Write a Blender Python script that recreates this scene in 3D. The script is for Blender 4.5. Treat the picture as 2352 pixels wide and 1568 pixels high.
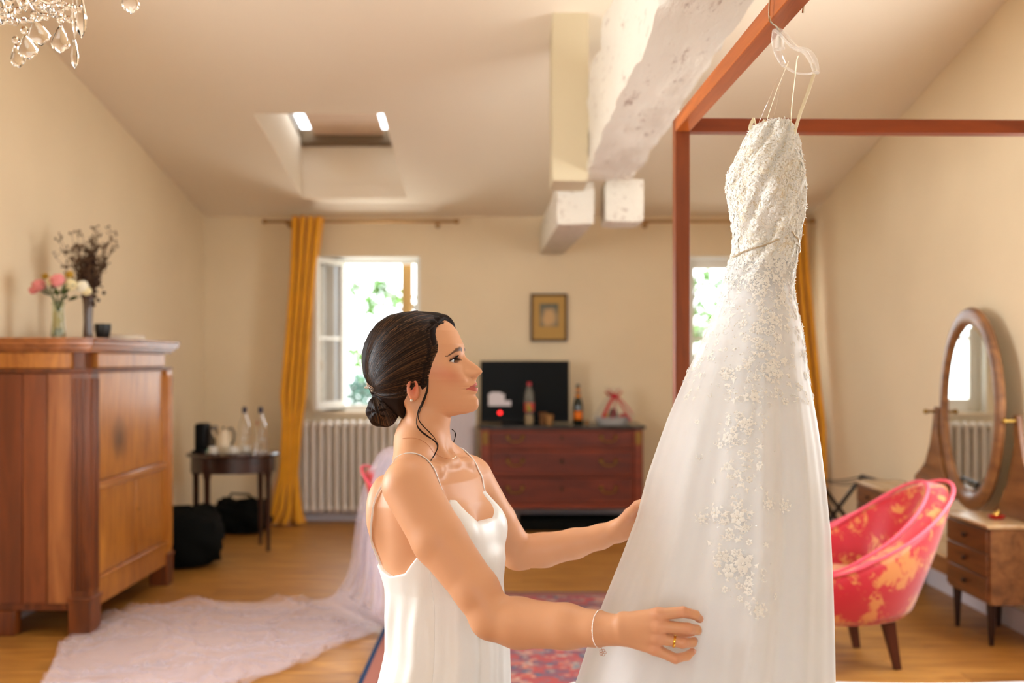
import bpy, math, random
import numpy as np
from mathutils import Vector, Matrix
random.seed(7); rng = np.random.default_rng(7)
PI = math.pi
for o in list(bpy.data.objects): bpy.data.objects.remove(o)
SC = bpy.context.scene; COL = SC.collection
# ------------------------------------------------------------------ camera, sky, lights, exposure
F = 2287.0; CX, CY = 1163.0, 826.0; CH = 1.45       # focal length in px, principal point, camera height
cam = bpy.data.cameras.new('camera'); camo = bpy.data.objects.new('camera', cam); COL.objects.link(camo)
camo.location = (0, 0, CH); camo.rotation_euler = (PI/2, 0, 0)
cam.sensor_width = 36; cam.lens = 36*F/2352
cam.shift_x = (1176-CX)/2352; cam.shift_y = (CY-784)/2352
cam.clip_start = .05
cam.dof.use_dof = True; cam.dof.focus_distance = 2.2; cam.dof.aperture_fstop = 2.2
SC.camera = camo
W = bpy.data.worlds.new('sky'); SC.world = W; W.use_nodes = True
nt = W.node_tree; nt.nodes.clear()
wo = nt.nodes.new('ShaderNodeOutputWorld'); bg = nt.nodes.new('ShaderNodeBackground')
tc = nt.nodes.new('ShaderNodeTexCoord'); sp = nt.nodes.new('ShaderNodeSeparateXYZ'); cr = nt.nodes.new('ShaderNodeValToRGB')
mp = nt.nodes.new('ShaderNodeMapRange'); mp.inputs[1].default_value = -1; mp.inputs[2].default_value = 1
nt.links.new(tc.outputs['Generated'], sp.inputs[0]); nt.links.new(sp.outputs['Z'], mp.inputs[0])
nt.links.new(mp.outputs[0], cr.inputs[0])
cr.color_ramp.elements[0].position = .45; cr.color_ramp.elements[0].color = (.76, .79, .76, 1)   # sunlit ground far away
cr.color_ramp.elements[1].position = .53; cr.color_ramp.elements[1].color = (.88, .95, 1, 1)     # thin bright overcast
nt.links.new(cr.outputs[0], bg.inputs[0]); bg.inputs[1].default_value = 6.0
nt.links.new(bg.outputs[0], wo.inputs[0])
SC.view_settings.view_transform = 'Standard'; SC.view_settings.look = 'None'
SC.view_settings.gamma = 1; SC.view_settings.use_curve_mapping = False
SC.view_settings.exposure = 0.04
def area(name, loc, rot, sx, sy, power, col=(1, 1, 1), portal=False):
    l = bpy.data.lights.new(name, 'AREA'); l.shape = 'RECTANGLE'; l.size = sx; l.size_y = sy; l.energy = power; l.color = col
    if portal: l.cycles.is_portal = True
    o = bpy.data.objects.new(name, l); COL.objects.link(o); o.location = loc; o.rotation_euler = rot; return o
# fill lamps added outside made-up window openings that stay unseen
area('added_daylight_left', (-3.05, 3.0, 1.75), (0, -PI/2-.25, 0), 1.5, 1.6, 130, (.87, .94, 1))
area('added_daylight_right', (3.06, 4.2, 1.75), (0, PI/2+.25, 0), 1.5, 1.6, 74, (.90, .95, 1))
area('added_daylight_behind', (-.3, -2.95, 1.9), (PI/2, 0, 0), 2.6, 1.7, 14, (.92, .96, 1))
# hidden lamps added below the far sills as ground bounce onto the ceiling
area('added_bounce_one', (-1.23, 9.85, .35), (PI/2+.75, 0, PI), 1.3, .9, 70, (.95, .97, .98)); area('added_bounce_two', (2.08, 9.85, .35), (PI/2+.75, 0, PI), 1.3, .9, 70, (1, .98, .94))
area('portal_far_one', (-1.23, 9.36, 1.685), (-PI/2, 0, 0), .9, 1.41, 1, portal=True)
area('portal_far_two', (2.1, 9.36, 1.685), (-PI/2, 0, 0), .9, 1.41, 1, portal=True)

def P(px, py, Z): return Vector(((px-CX)/F*Z, Z, CH-(py-CY)/F*Z))
def lin(r, g, b):
    f = lambda c: (c/255/12.92 if c <= 10 else ((c/255+.055)/1.055)**2.4)
    return (f(r), f(g), f(b), 1)
# ------------------------------------------------------------------ materials
def mat(name, col, rough=.5, metal=0, bump=0, bscale=60, var=0, vscale=3, trans=0, ior=1.45, alpha=1, sss=0, coat=0, sheen=0, emit=0, stretch=(1, 1, 1), objvar=0, spec=.5):
    m = bpy.data.materials.new(name); m.use_nodes = True; n = m.node_tree; b = n.nodes['Principled BSDF']
    c = lin(*col) if len(col) == 3 and max(col) > 1 else tuple(col)+(1,)*(4-len(col))
    b.inputs['Base Color'].default_value = c
    b.inputs['Roughness'].default_value = rough; b.inputs['Metallic'].default_value = metal
    b.inputs['Transmission Weight'].default_value = trans; b.inputs['IOR'].default_value = ior
    b.inputs['Alpha'].default_value = alpha; b.inputs['Coat Weight'].default_value = coat; b.inputs['Sheen Weight'].default_value = sheen
    b.inputs['Specular IOR Level'].default_value = spec
    if sss:
        b.inputs['Subsurface Weight'].default_value = sss; b.inputs['Subsurface Radius'].default_value = (.012, .005, .003)
        b.inputs['Subsurface Scale'].default_value = 1
    if emit:
        b.inputs['Emission Color'].default_value = c; b.inputs['Emission Strength'].default_value = emit
    if bump or var or objvar:
        t = n.nodes.new('ShaderNodeTexCoord'); mpn = n.nodes.new('ShaderNodeMapping'); mpn.inputs['Scale'].default_value = stretch
        n.links.new(t.outputs['Object'], mpn.inputs[0])
        if bump:
            no = n.nodes.new('ShaderNodeTexNoise'); no.inputs['Scale'].default_value = bscale; no.inputs['Detail'].default_value = 5
            n.links.new(mpn.outputs[0], no.inputs['Vector'])
            bu = n.nodes.new('ShaderNodeBump'); bu.inputs['Strength'].default_value = 1; bu.inputs['Distance'].default_value = bump
            n.links.new(no.outputs[0], bu.inputs['Height']); n.links.new(bu.outputs[0], b.inputs['Normal'])
        src = None
        if var:
            no = n.nodes.new('ShaderNodeTexNoise'); no.inputs['Scale'].default_value = vscale; no.inputs['Detail'].default_value = 6
            n.links.new(mpn.outputs[0], no.inputs['Vector']); src = no.outputs[0]
            r = n.nodes.new('ShaderNodeValToRGB')
            r.color_ramp.elements[0].position = .3; r.color_ramp.elements[1].position = .7
            r.color_ramp.elements[0].color = tuple(x*(1-var) for x in c[:3])+(1,); r.color_ramp.elements[1].color = tuple(min(1, x*(1+var)) for x in c[:3])+(1,)
            n.links.new(src, r.inputs[0]); n.links.new(r.outputs[0], b.inputs['Base Color'])
    return m
def wood(name, dark, light, rough=.4, axis=(1, 12, 12), scale=2.2, coat=0, objvar=0, knots=0, cath=0):
    """axis: scale per axis - the grain runs along the axis with the small number"""
    m = bpy.data.materials.new(name); m.use_nodes = True; n = m.node_tree; b = n.nodes['Principled BSDF']; L = n.links.new
    b.inputs['Roughness'].default_value = rough; b.inputs['Coat Weight'].default_value = coat; b.inputs['Coat Roughness'].default_value = .25
    t = n.nodes.new('ShaderNodeTexCoord'); mpn = n.nodes.new('ShaderNodeMapping'); mpn.inputs['Scale'].default_value = axis
    vec = t.outputs['Object']
    if objvar:
        oi = n.nodes.new('ShaderNodeObjectInfo'); va = n.nodes.new('ShaderNodeVectorMath'); va.operation = 'SCALE'; va.inputs['Scale'].default_value = 37
        cmb = n.nodes.new('ShaderNodeCombineXYZ'); L(oi.outputs['Random'], cmb.inputs[0]); L(oi.outputs['Random'], cmb.inputs[1]); L(oi.outputs['Random'], cmb.inputs[2])
        L(cmb.outputs[0], va.inputs[0]); ad = n.nodes.new('ShaderNodeVectorMath'); L(vec, ad.inputs[0]); L(va.outputs[0], ad.inputs[1]); vec = ad.outputs[0]
    L(vec, mpn.inputs[0])
    n1 = n.nodes.new('ShaderNodeTexNoise'); n1.inputs['Scale'].default_value = scale; n1.inputs['Detail'].default_value = 8; n1.inputs['Distortion'].default_value = .6+cath
    n1.inputs['Roughness'].default_value = .62
    L(mpn.outputs[0], n1.inputs['Vector'])
    r = n.nodes.new('ShaderNodeValToRGB'); r.color_ramp.elements[0].position = .32; r.color_ramp.elements[1].position = .68
    r.color_ramp.elements[0].color = lin(*dark); r.color_ramp.elements[1].color = lin(*light)
    L(n1.outputs[0], r.inputs[0]); out = r.outputs[0]
    if knots:
        vo = n.nodes.new('ShaderNodeTexVoronoi'); vo.inputs['Scale'].default_value = knots; L(vec, vo.inputs['Vector'])
        mr = n.nodes.new('ShaderNodeMapRange'); mr.inputs[1].default_value = .03; mr.inputs[2].default_value = .16; mr.inputs[3].default_value = .35; mr.inputs[4].default_value = 1
        L(vo.outputs['Distance'], mr.inputs[0])
        mx = n.nodes.new('ShaderNodeMix'); mx.data_type = 'RGBA'; mx.blend_type = 'MULTIPLY'; mx.inputs[0].default_value = 1
        L(out, mx.inputs[6]); L(mr.outputs[0], mx.inputs[7]); out = mx.outputs[2]
    if objvar:
        hs = n.nodes.new('ShaderNodeHueSaturation'); mr = n.nodes.new('ShaderNodeMapRange'); mr.inputs[3].default_value = 1-objvar; mr.inputs[4].default_value = 1+objvar
        L(oi.outputs['Random'], mr.inputs[0]); L(mr.outputs[0], hs.inputs['Value']); L(out, hs.inputs['Color']); out = hs.outputs[0]
    L(out, b.inputs['Base Color'])
    bu = n.nodes.new('ShaderNodeBump'); bu.inputs['Distance'].default_value = .0015; bu.inputs['Strength'].default_value = .5
    L(n1.outputs[0], bu.inputs['Height']); L(bu.outputs[0], b.inputs['Normal'])
    return m
# ------------------------------------------------------------------ mesh helpers
class MB:
    def __init__(s): s.v = []; s.f = []
    def add(s, vs, fs):
        o = len(s.v); s.v += [tuple(v) for v in vs]; s.f += [tuple(i+o for i in f) for f in fs]; return s
    def box(s, x0, x1, y0, y1, z0, z1):
        return s.add([(x0, y0, z0), (x1, y0, z0), (x1, y1, z0), (x0, y1, z0), (x0, y0, z1), (x1, y0, z1), (x1, y1, z1), (x0, y1, z1)],
                     [(3, 2, 1, 0), (4, 5, 6, 7), (0, 1, 5, 4), (1, 2, 6, 5), (2, 3, 7, 6), (3, 0, 4, 7)])
    def rings(s, rings, closed=True, cap=True, loop=False):
        n = len(rings[0]); vs = [p for r in rings for p in r]; fs = []; m = len(rings)
        for i in range(m-1+(1 if loop else 0)):
            a = i*n; b = ((i+1) % m)*n
            for j in range(n if closed else n-1):
                k = (j+1) % n; fs.append((a+j, a+k, b+k, b+j))
        if cap and not loop and closed: fs.append(tuple(reversed(range(n)))); fs.append(tuple(range((m-1)*n, m*n)))
        return s.add(vs, fs)
    def tube(s, pts, r, n=8, loop=False, flat=1.0):
        pts = [Vector(p) for p in pts]; m = len(pts); rs = r if isinstance(r, (list, tuple)) else [r]*m
        rings = []; up = None
        for i, p in enumerate(pts):
            if loop: t = pts[(i+1) % m]-pts[i-1]
            else: t = pts[min(i+1, m-1)]-pts[max(i-1, 0)]
            if t.length < 1e-9: t = Vector((0, 0, 1))
            t.normalize()
            if up is None: up = Vector((0, 0, 1)) if abs(t.z) < .9 else Vector((1, 0, 0))
            a = t.cross(up)
            if a.length < 1e-4: a = t.cross(Vector((0, 1, 0)))
            a.normalize(); b = a.cross(t).normalized(); up = b
            rings.append([p+(a*math.cos(2*PI*k/n)+b*math.sin(2*PI*k/n)*flat)*rs[i] for k in range(n)])
        return s.rings(rings, loop=loop)
    def lathe(s, prof, n=24, c=(0, 0, 0), M=None, e=(1, 1)):
        rings = []
        for r, z in prof:
            ring = [Vector((math.cos(2*PI*k/n)*r*e[0], math.sin(2*PI*k/n)*r*e[1], z)) for k in range(n)]
            if M: ring = [M @ p for p in ring]
            rings.append([p+Vector(c) for p in ring])
        return s.rings(rings)
    def ball(s, c, r, n=12, m=8, M=None):
        if not isinstance(r, (tuple, list)): r = (r, r, r)
        rings = []
        for i in range(m+1):
            t = PI*(i+.02)/(m+.04)
            ring = [Vector((math.sin(t)*math.cos(2*PI*k/n)*r[0], math.sin(t)*math.sin(2*PI*k/n)*r[1], -math.cos(t)*r[2])) for k in range(n)]
            if M: ring = [M @ p for p in ring]
            rings.append([p+Vector(c) for p in ring])
        return s.rings(rings)
    def prism(s, poly, ax, lo, hi):
        def pt(a, b, h): return {'x': (h, a, b), 'y': (a, h, b), 'z': (a, b, h)}[ax]
        n = len(poly); return s.rings([[pt(a, b, lo) for a, b in poly], [pt(a, b, hi) for a, b in poly]])
    def build(s, name, m, parent=None, w=0, smooth=35, bevel=0, kind=None, label=None, loc=None):
        me = bpy.data.meshes.new(name); vs = s.v
        if w and parent is not None:
            inv = wm_of(parent).inverted(); vs = [inv @ Vector(v) for v in vs]
        if loc is not None: vs = [Vector(v)-Vector(loc) for v in vs]
        me.from_pydata(vs, [], s.f); me.validate(); me.update()
        return link(name, me, m, parent, smooth, bevel, kind, label, loc)
WM = {}
def wm_of(o):
    while o.name not in WM and o.parent is not None: o = o.parent
    return WM.get(o.name, Matrix())
def link(name, me, m, parent=None, smooth=35, bevel=0, kind=None, label=None, loc=None):
    import bmesh
    bm = bmesh.new(); bm.from_mesh(me); bmesh.ops.recalc_face_normals(bm, faces=bm.faces); bm.to_mesh(me); bm.free()
    me.materials.append(m)
    o = bpy.data.objects.new(name, me); COL.objects.link(o)
    if smooth:
        me.shade_smooth(); me.set_sharp_from_angle(angle=math.radians(smooth))
    if bevel:
        b = o.modifiers.new('bevel', 'BEVEL'); b.width = bevel; b.segments = 2; b.limit_method = 'ANGLE'; b.harden_normals = False
    if parent is not None: o.parent = parent
    if loc is not None: o.location = loc
    if kind: o['kind'] = kind
    if label: o['label'] = label
    return o
def root(name, label, cat, loc=(0, 0, 0), rz=0, group=None):
    o = bpy.data.objects.new(name, None); COL.objects.link(o); o.location = loc; o.rotation_euler = (0, 0, rz)
    o.empty_display_size = .1; o['label'] = label; o['category'] = cat
    if group: o['group'] = group
    WM[o.name] = Matrix.Translation(Vector(loc)) @ Matrix.Rotation(rz, 4, 'Z'); return o
def tag(o, label, cat, group=None):
    o['label'] = label; o['category'] = cat
    if group: o['group'] = group
    return o
def dup_tree(o, parent=None):
    c = o.copy(); COL.objects.link(c)
    if parent is not None: c.parent = parent
    for ch in list(o.children): dup_tree(ch, c)
    return c
# ------------------------------------------------------------------ setting
XL, XR, YF, YB, SL = -2.73, 2.74, 9.0, -2.6, .19
def ceil_z(y): return 2.745+SL*(YF-max(y, 2.0))
M_wall = mat('warm_cream_plaster', (240, 221, 188), .85, bump=.0015, bscale=40, var=.03, vscale=1.5)
M_ceil = mat('cream_ceiling_paint', (245, 230, 208), .85, bump=.001, bscale=30)
M_white = mat('white_gloss_paint', (238, 236, 230), .35)
M_offwhite = mat('off_white_paint', (225, 214, 200), .4)
M_glass = mat('window_glass', (1, 1, 1), 0, trans=1, ior=1.25)
def wall_holes(mb, u0, u1, z0, z1, holes, y0, y1, ax='y'):
    us = sorted({u0, u1, *[h[0] for h in holes], *[h[1] for h in holes]}); zs = sorted({z0, z1, *[h[2] for h in holes], *[h[3] for h in holes]})
    for a, b in zip(us, us[1:]):
        for c, d in zip(zs, zs[1:]):
            if any(h[0] <= a and b <= h[1] and h[2] <= c and d <= h[3] for h in holes): continue
            if ax == 'y': mb.box(a, b, y0, y1, c, d)
            else: mb.box(y0, y1, a, b, c, d)
HX1 = (-1.68, -.78, .98, 2.385); HX2 = (1.62, 2.55, .98, 2.385)
mb = MB(); wall_holes(mb, XL-.3, XR+.3, -.1, 3.2, [HX1, HX2], YF, YF+.35)
mb.build('wall_back', M_wall, kind='structure', smooth=0)
mb = MB(); HL = (2.2, 3.8, 1.0, 2.5); wall_holes(mb, YB-.3, YF, -.1, 5.0, [HL], XL-.3, XL, 'x'); mb.build('wall_left', M_wall, kind='structure', smooth=0)
HR_ = (3.4, 5.0, 1.0, 2.5); mb = MB(); wall_holes(mb, YB-.3, YF, -.1, 5.0, [HR_], XR, XR+.3, 'x'); mb.build('wall_right', M_wall, kind='structure', smooth=0)
mb = MB(); HF = (-1.6, 1.0, 1.05, 2.75); wall_holes(mb, XL, XR, -.1, 5.0, [HF], YB-.3, YB); mb.build('wall_front', M_wall, kind='structure', smooth=0)
# ceiling with the skylight opening
SX0, SX1, SY0, SY1 = -1.745, -.85, 6.88, 8.53
mb = MB()
RX0, RX1, RY0, RY1 = -.4, 1.2, 2.3, 3.1      # unseen roof opening, made up to let in more sky light
xs = [XL-.3, SX0, SX1, RX0, RX1, XR+.3]; ys = [2.0, RY0, RY1, SY0, SY1, YF+.35]
for i in range(5):
    for j in range(5):
        if (i, j) in ((1, 3), (3, 1)): continue
        a, b, c, d = xs[i], xs[i+1], ys[j], ys[j+1]
        zc, zd = 2.745+SL*(YF-c), 2.745+SL*(YF-d)
        mb.add([(a, c, zc), (b, c, zc), (b, d, zd), (a, d, zd), (a, c, zc+.12), (b, c, zc+.12), (b, d, zd+.12), (a, d, zd+.12)],
               [(0, 1, 2, 3), (7, 6, 5, 4), (0, 4, 5, 1), (1, 5, 6, 2), (2, 6, 7, 3), (3, 7, 4, 0)])
mb.box(XL-.3, XR+.3, YB-.3, 2.0, 4.075, 4.2)
mb.build('ceiling', M_ceil, kind='structure', smooth=0)
# skylight: shaft, frame, blind with a slit of daylight at both sides
sk = bpy.data.objects.new('window_3', None); COL.objects.link(sk); sk['kind'] = 'structure'; WM[sk.name] = Matrix()
def sz(y, off): return 2.745+SL*(YF-y)+off
H = .50
mb = MB()
def slab(mb, x0, x1, y0, y1, o0, o1):
    mb.add([(x0, y0, sz(y0, o0)), (x1, y0, sz(y0, o0)), (x1, y1, sz(y1, o0)), (x0, y1, sz(y1, o0)), (x0, y0, sz(y0, o1)), (x1, y0, sz(y0, o1)), (x1, y1, sz(y1, o1)), (x0, y1, sz(y1, o1))],
           [(3, 2, 1, 0), (4, 5, 6, 7), (0, 1, 5, 4), (1, 2, 6, 5), (2, 3, 7, 6), (3, 0, 4, 7)])
slab(mb, SX0-.03, SX0, SY0-.03, SY1+.03, .118, H+.05); slab(mb, SX1, SX1+.03, SY0-.03, SY1+.03, .118, H+.05)
slab(mb, SX0-.03, SX1+.03, SY0-.03, SY0, .118, H+.05); slab(mb, SX0-.03, SX1+.03, SY1, SY1+.03, .118, H+.05)
mb.build('skylight_shaft', M_ceil, sk, smooth=0)
M_brownframe = mat('taupe_frame', (120, 100, 75), .5)
mb = MB(); slab(mb, SX0, SX0+.012, SY0, SY1, H-.02, H+.05); slab(mb, SX1-.08, SX1, SY0, SY1, H-.02, H+.05); slab(mb, SX0, SX1, SY1-.1, SY1, H-.06, H+.05)
slab(mb, SX0, SX1, SY0, SY0+.06, H-.02, H+.05)
mb.build('window_frame', M_brownframe, sk, smooth=0)
mb = MB(); slab(mb, SX0+.115, SX1-.185, SY0+.05, SY1-.08, H, H+.004); mb.build('roller_blind', mat('blush_blind', (228, 200, 175), .8), sk, smooth=0)
mb = MB(); slab(mb, SX0, SX1, SY0, SY1, H+.06, H+.065); mb.build('window_pane', M_glass, sk, smooth=0)
# floor: subfloor and oak planks running across the room
M_sub = mat('dark_subfloor', (60, 38, 18), .9)
M_oak = wood('honey_oak_plank', (150, 96, 36), (196, 140, 66), .42, (1.2, 9, 9), 2.0, coat=.05, objvar=.10, knots=1.3)
mb = MB(); mb.box(XL-.3, XR+.3, YB-.3, YF+.3, -.1, -.018); fl = mb.build('floor', M_sub, kind='structure', smooth=0)
pm = {}
y = YB; row = 0; PW = .19
while y < YF-.001:
    x = XL - random.uniform(0, 1.5)
    y1 = min(y+PW, YF)
    while x < XR:
        ln = random.choice((1.4, 1.8, 2.2)); a, b = max(x, XL), min(x+ln, XR)
        if b-a > .02:
            key = (round(b-a, 2), round(y1-y, 3))
            if key not in pm:
                m_ = MB(); m_.box(-key[0]/2+.0008, key[0]/2-.0008, .0008, key[1]-.0008, -.02, 0); o = m_.build('plank', M_oak, fl, smooth=0, bevel=.0015); pm[key] = o
            else:
                o = pm[key].copy(); COL.objects.link(o); o.parent = fl
            o.location = ((a+b)/2, y, 0)
        x += ln
    y = y1; row += 1
# baseboards
M_base = mat('white_baseboard', (214, 208, 214), .5)
mb = MB(); mb.box(XL+.015, XR-.015, YF-.015, YF, 0, .12); mb.build('baseboard_back', M_base, kind='structure', bevel=.003, smooth=0)
mb = MB(); mb.box(XR-.015, XR, YB, YF, 0, .12); mb.build('baseboard_right', M_base, kind='structure', bevel=.003, smooth=0)
mb = MB(); mb.box(XL, XL+.015, YB, YF, 0, .12); mb.build('baseboard_left', M_base, kind='structure', bevel=.003, smooth=0)
# windows in the far wall
def sash(parent, hinge, ang, wd, z0, z1, flip=1, name='window_sash'):
    """casement: local x from hinge to free edge"""
    R = Matrix.Translation(hinge) @ Matrix.Rotation(ang, 4, 'Z')
    m_ = MB(); t = .022; fr = .05
    m_.box(0, fr, -t, t, z0, z1); m_.box(wd-fr, wd, -t, t, z0, z1); m_.box(fr, wd-fr, -t, t, z0, z0+fr+.02); m_.box(fr, wd-fr, -t, t, z1-fr, z1)
    zm = z0+(z1-z0)*.47; m_.box(fr, wd-fr, -t*.6, t*.6, zm-.016, zm+.016)
    m_.v = [R @ Vector(v) for v in m_.v]; s_ = m_.build(name, M_white, parent, smooth=0, bevel=.003)
    for a, b in ((z0+fr+.02, zm-.016), (zm+.016, z1-fr)):
        g = MB(); g.box(fr, wd-fr, -.002, .002, a, b); g.v = [R @ Vector(v) for v in g.v]; g.build('window_pane', M_glass, s_, smooth=0)
    h = MB(); h.tube([R @ Vector((wd-.03, -.03*flip, (z0+z1)*.5-.25)), R @ Vector((wd-.03, -.06*flip, (z0+z1)*.5-.25)), R @ Vector((wd-.03, -.06*flip, (z0+z1)*.5-.33))], .008, 8)
    h.build('window_handle', mat('porcelain_handle', (235, 225, 205), .3), s_)
def window(name, hx, openleft):
    x0, x1, z0, z1 = hx; r_ = bpy.data.objects.new(name, None); COL.objects.link(r_); r_['kind'] = 'structure'; WM[r_.name] = Matrix()
    m_ = MB(); y0, y1 = YF+.14, YF+.20; fr = .055
    m_.box(x0, (x0+.20 if openleft else x0+fr), y0, y1, z0, z1); m_.box(x1-fr, x1, y0, y1, z0, z1); m_.box(x0+fr, x1-fr, y0, y1, z1-fr, z1); m_.box(x0+fr, x1-fr, y0, y1, z0, z0+fr)
    m_.build('window_frame', M_white, r_, smooth=0, bevel=.004)
    # white painted reveal lining and casing on the room side
    m_ = MB(); c = .09
    m_.box(x0, x0+.012, YF-.012, y0, z0, z1); m_.box(x1-.012, x1, YF-.012, y0, z0, z1); m_.box(x0+.012, x1-.012, YF-.012, y0, z1-.012, z1)
    m_.build('window_reveal', M_white, r_, smooth=0)
    m_ = MB(); m_.box(x0-.06, x1+.06, YF-.05, y0, z0-.035, z0+.004); m_.build('window_sill', mat('pale_sill', (225, 205, 175), .4), r_, smooth=0, bevel=.006)
    wd = (x1-x0-2*fr)/2
    if openleft:
        sash(r_, (x0+.185, y0-.03, 0), math.radians(-114), .44, z0+.03, z1-.03, -1)
        m_ = MB(); m_.box(x1-.20, x1-.10, YF+.30, YF+.335, z0, z1-.03); m_.box(x1-.16, x1-.14, YF+.29, YF+.30, z0, z1-.03); m_.build('window_shutter', mat('beige_shutter', (196, 160, 105), .6), r_, smooth=0)
    else:
        sash(r_, (x0+fr, y0+.03, 0), 0, wd, z0+.05, z1-.05); sash(r_, (x1-fr, y0+.03, 0), PI, wd, z0+.05, z1-.05)
window('window_1', HX1, True); window('window_2', HX2, False)
for nm, hx, hz, y0, y1, ax in (('added_window_4', (HL[0], HL[1]), (HL[2], HL[3]), XL-.2, XL-.14, 'x'), ('added_window_5', (HF[0], HF[1]), (HF[2], HF[3]), YB-.2, YB-.14, 'y'), ('added_window_6', (HR_[0], HR_[1]), (HR_[2], HR_[3]), XR+.14, XR+.2, 'x')):  # unseen windows, made up so the added lamps can shine in
    r_ = bpy.data.objects.new(nm, None); COL.objects.link(r_); r_['kind'] = 'structure'
    m_ = MB()
    for a, b, c, d in ((hx[0], hx[0]+.06, hz[0], hz[1]), (hx[1]-.06, hx[1], hz[0], hz[1]), (hx[0]+.06, hx[1]-.06, hz[0], hz[0]+.06), (hx[0]+.06, hx[1]-.06, hz[1]-.06, hz[1]), ((hx[0]+hx[1])/2-.03, (hx[0]+hx[1])/2+.03, hz[0]+.06, hz[1]-.06)):
        if ax == 'x': m_.box(y0, y1, a, b, c, d)
        else: m_.box(a, b, y0, y1, c, d)
    m_.build('window_frame', M_white, r_, smooth=0)
# rough limewashed timbers
def rough_box(x0, x1, y0, y1, z0, z1, dz=None, n=(6, 40, 8), amp=.012, seed=0, name='ceiling_beam', m=None, label=None, kind='structure'):
    """box with adze-hewn faces; dz(y) shifts heights"""
    import bmesh
    bm = bmesh.new(); g = bmesh.ops.create_cube(bm, size=1)
    bmesh.ops.subdivide_edges(bm, edges=[e for e in bm.edges if abs((e.verts[0].co-e.verts[1].co).y) > .5], cuts=n[1], use_grid_fill=True)
    bmesh.ops.subdivide_edges(bm, edges=[e for e in bm.edges if abs((e.verts[0].co-e.verts[1].co).x) > .5], cuts=n[0], use_grid_fill=True)
    bmesh.ops.subdivide_edges(bm, edges=[e for e in bm.edges if abs((e.verts[0].co-e.verts[1].co).z) > .5], cuts=n[2], use_grid_fill=True)
    from mathutils import noise
    for v in bm.verts:
        c = v.co.copy(); t = c.y+.5
        # chamfer the arrises a little
        q = Vector((x0+(c.x+.5)*(x1-x0), y0+t*(y1-y0), z0+(c.z+.5)*(z1-z0)))
        if dz: q.z += dz(q.y)
        ex, ez = abs(c.x) > .499, abs(c.z) > .499
        if ex and ez: q.x -= math.copysign(.004, c.x); q.z -= math.copysign(.004, c.z)
        nn = Vector((noise.noise(Vector((q.x*6+seed, q.y*2.5, q.z*6))), 0, noise.noise(Vector((q.x*6, q.y*2.5+seed+9, q.z*6)))))
        n2 = Vector((noise.noise(Vector((q.x*22+seed, q.y*9, q.z*22))), 0, noise.noise(Vector((q.x*22, q.y*9+seed+9, q.z*22)))))
        q += nn*amp*1.6+n2*amp*.8; v.co = q
    me = bpy.data.meshes.new(name); bm.to_mesh(me); bm.free()
    return link(name, me, m, smooth=60, kind=kind, label=label)
def limewash():
    m = bpy.data.materials.new('limewashed_timber'); m.use_nodes = True; n = m.node_tree; b = n.nodes['Principled BSDF']; L = n.links.new
    b.inputs['Roughness'].default_value = .75
    t = n.nodes.new('ShaderNodeTexCoord'); mpn = n.nodes.new('ShaderNodeMapping'); mpn.inputs['Scale'].default_value = (9, 2.2, 9); L(t.outputs['Object'], mpn.inputs[0])
    n1 = n.nodes.new('ShaderNodeTexNoise'); n1.inputs['Scale'].default_value = 2.2; n1.inputs['Detail'].default_value = 9; n1.inputs['Roughness'].default_value = .7; L(mpn.outputs[0], n1.inputs['Vector'])
    r = n.nodes.new('ShaderNodeValToRGB'); e = r.color_ramp.elements
    e[0].position = .30; e[0].color = lin(166, 138, 120); e[1].position = .43; e[1].color = lin(232, 222, 206)
    L(n1.outputs[0], r.inputs[0]); L(r.outputs[0], b.inputs['Base Color'])
    bu = n.nodes.new('ShaderNodeBump'); bu.inputs['Distance'].default_value = .02; bu.inputs['Strength'].default_value = .8; L(n1.outputs[0], bu.inputs['Height']); L(bu.outputs[0], b.inputs['Normal'])
    return m
M_lime = limewash()
rough_box(.457, .735, 1.3, 5.77, 2.50, 3.03, n=(6, 90, 10), amp=.014, seed=3, m=M_lime, label='large rough limewashed beam over the bed corner')
rough_box(.303, .523, 5.92, 9.0, 2.255, 2.51, dz=lambda y: .145*(y-5.92)/3.08, n=(5, 50, 5), amp=.0045, seed=11, m=M_lime, label='lower limewashed timber running on to the far wall')
rough_box(.588, .815, 5.90, 6.18, 2.27, 2.52, n=(4, 6, 5), amp=.003, seed=21, m=M_lime, label='short limewashed block beside the lower timber')
rough_box(.257, .46, 5.58, 5.9, 2.45, 3.42, n=(4, 6, 18), amp=.003, seed=31, m=mat('dull_cream_paint', (206, 190, 158), .8, bump=.002, bscale=20), name='ceiling_post', label='limewashed post rising from the beam end to the ceiling')
# ------------------------------------------------------------------ armoire / tall chest on the left
M_pine = wood('amber_pine', (150, 84, 22), (206, 136, 52), .34, (7, 7, .9), 1.5, coat=.2, cath=2.2, knots=1.1)
M_pined = wood('red_brown_pine', (82, 36, 8), (136, 68, 18), .42, (9, 9, .8), 1.6, coat=.1, cath=.8)
ar = root('armoire', 'tall polished amber wooden chest cupboard standing at the left wall', 'cupboard', (-2.45, 5.85, 0))
X0, X1, Y0, Y1 = -2.70, -2.19, 5.22, 6.48
mb = MB(); mb.box(X0+.02, X1-.03, Y0+.02, Y1-.02, .13, 1.50); mb.build('body', M_pined, ar, w=1, bevel=.003)
mb = MB()
for a, b, c, d in ((.0, 1.525, 1.55, .045), (0, 1.505, 1.525, .028), (0, 1.49, 1.505, .012)):
    mb.box(X0, X1+d, Y0-d, Y1+d, b, c)
mb.box(X0, X1+.05, Y0-.05, Y1+.05, 1.55, 1.567)
mb.build('cornice', wood('cornice_wood', (120, 64, 26), (182, 110, 52), .25, (7, .9, 7), 2, coat=.3), ar, w=1, bevel=.005)
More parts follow.
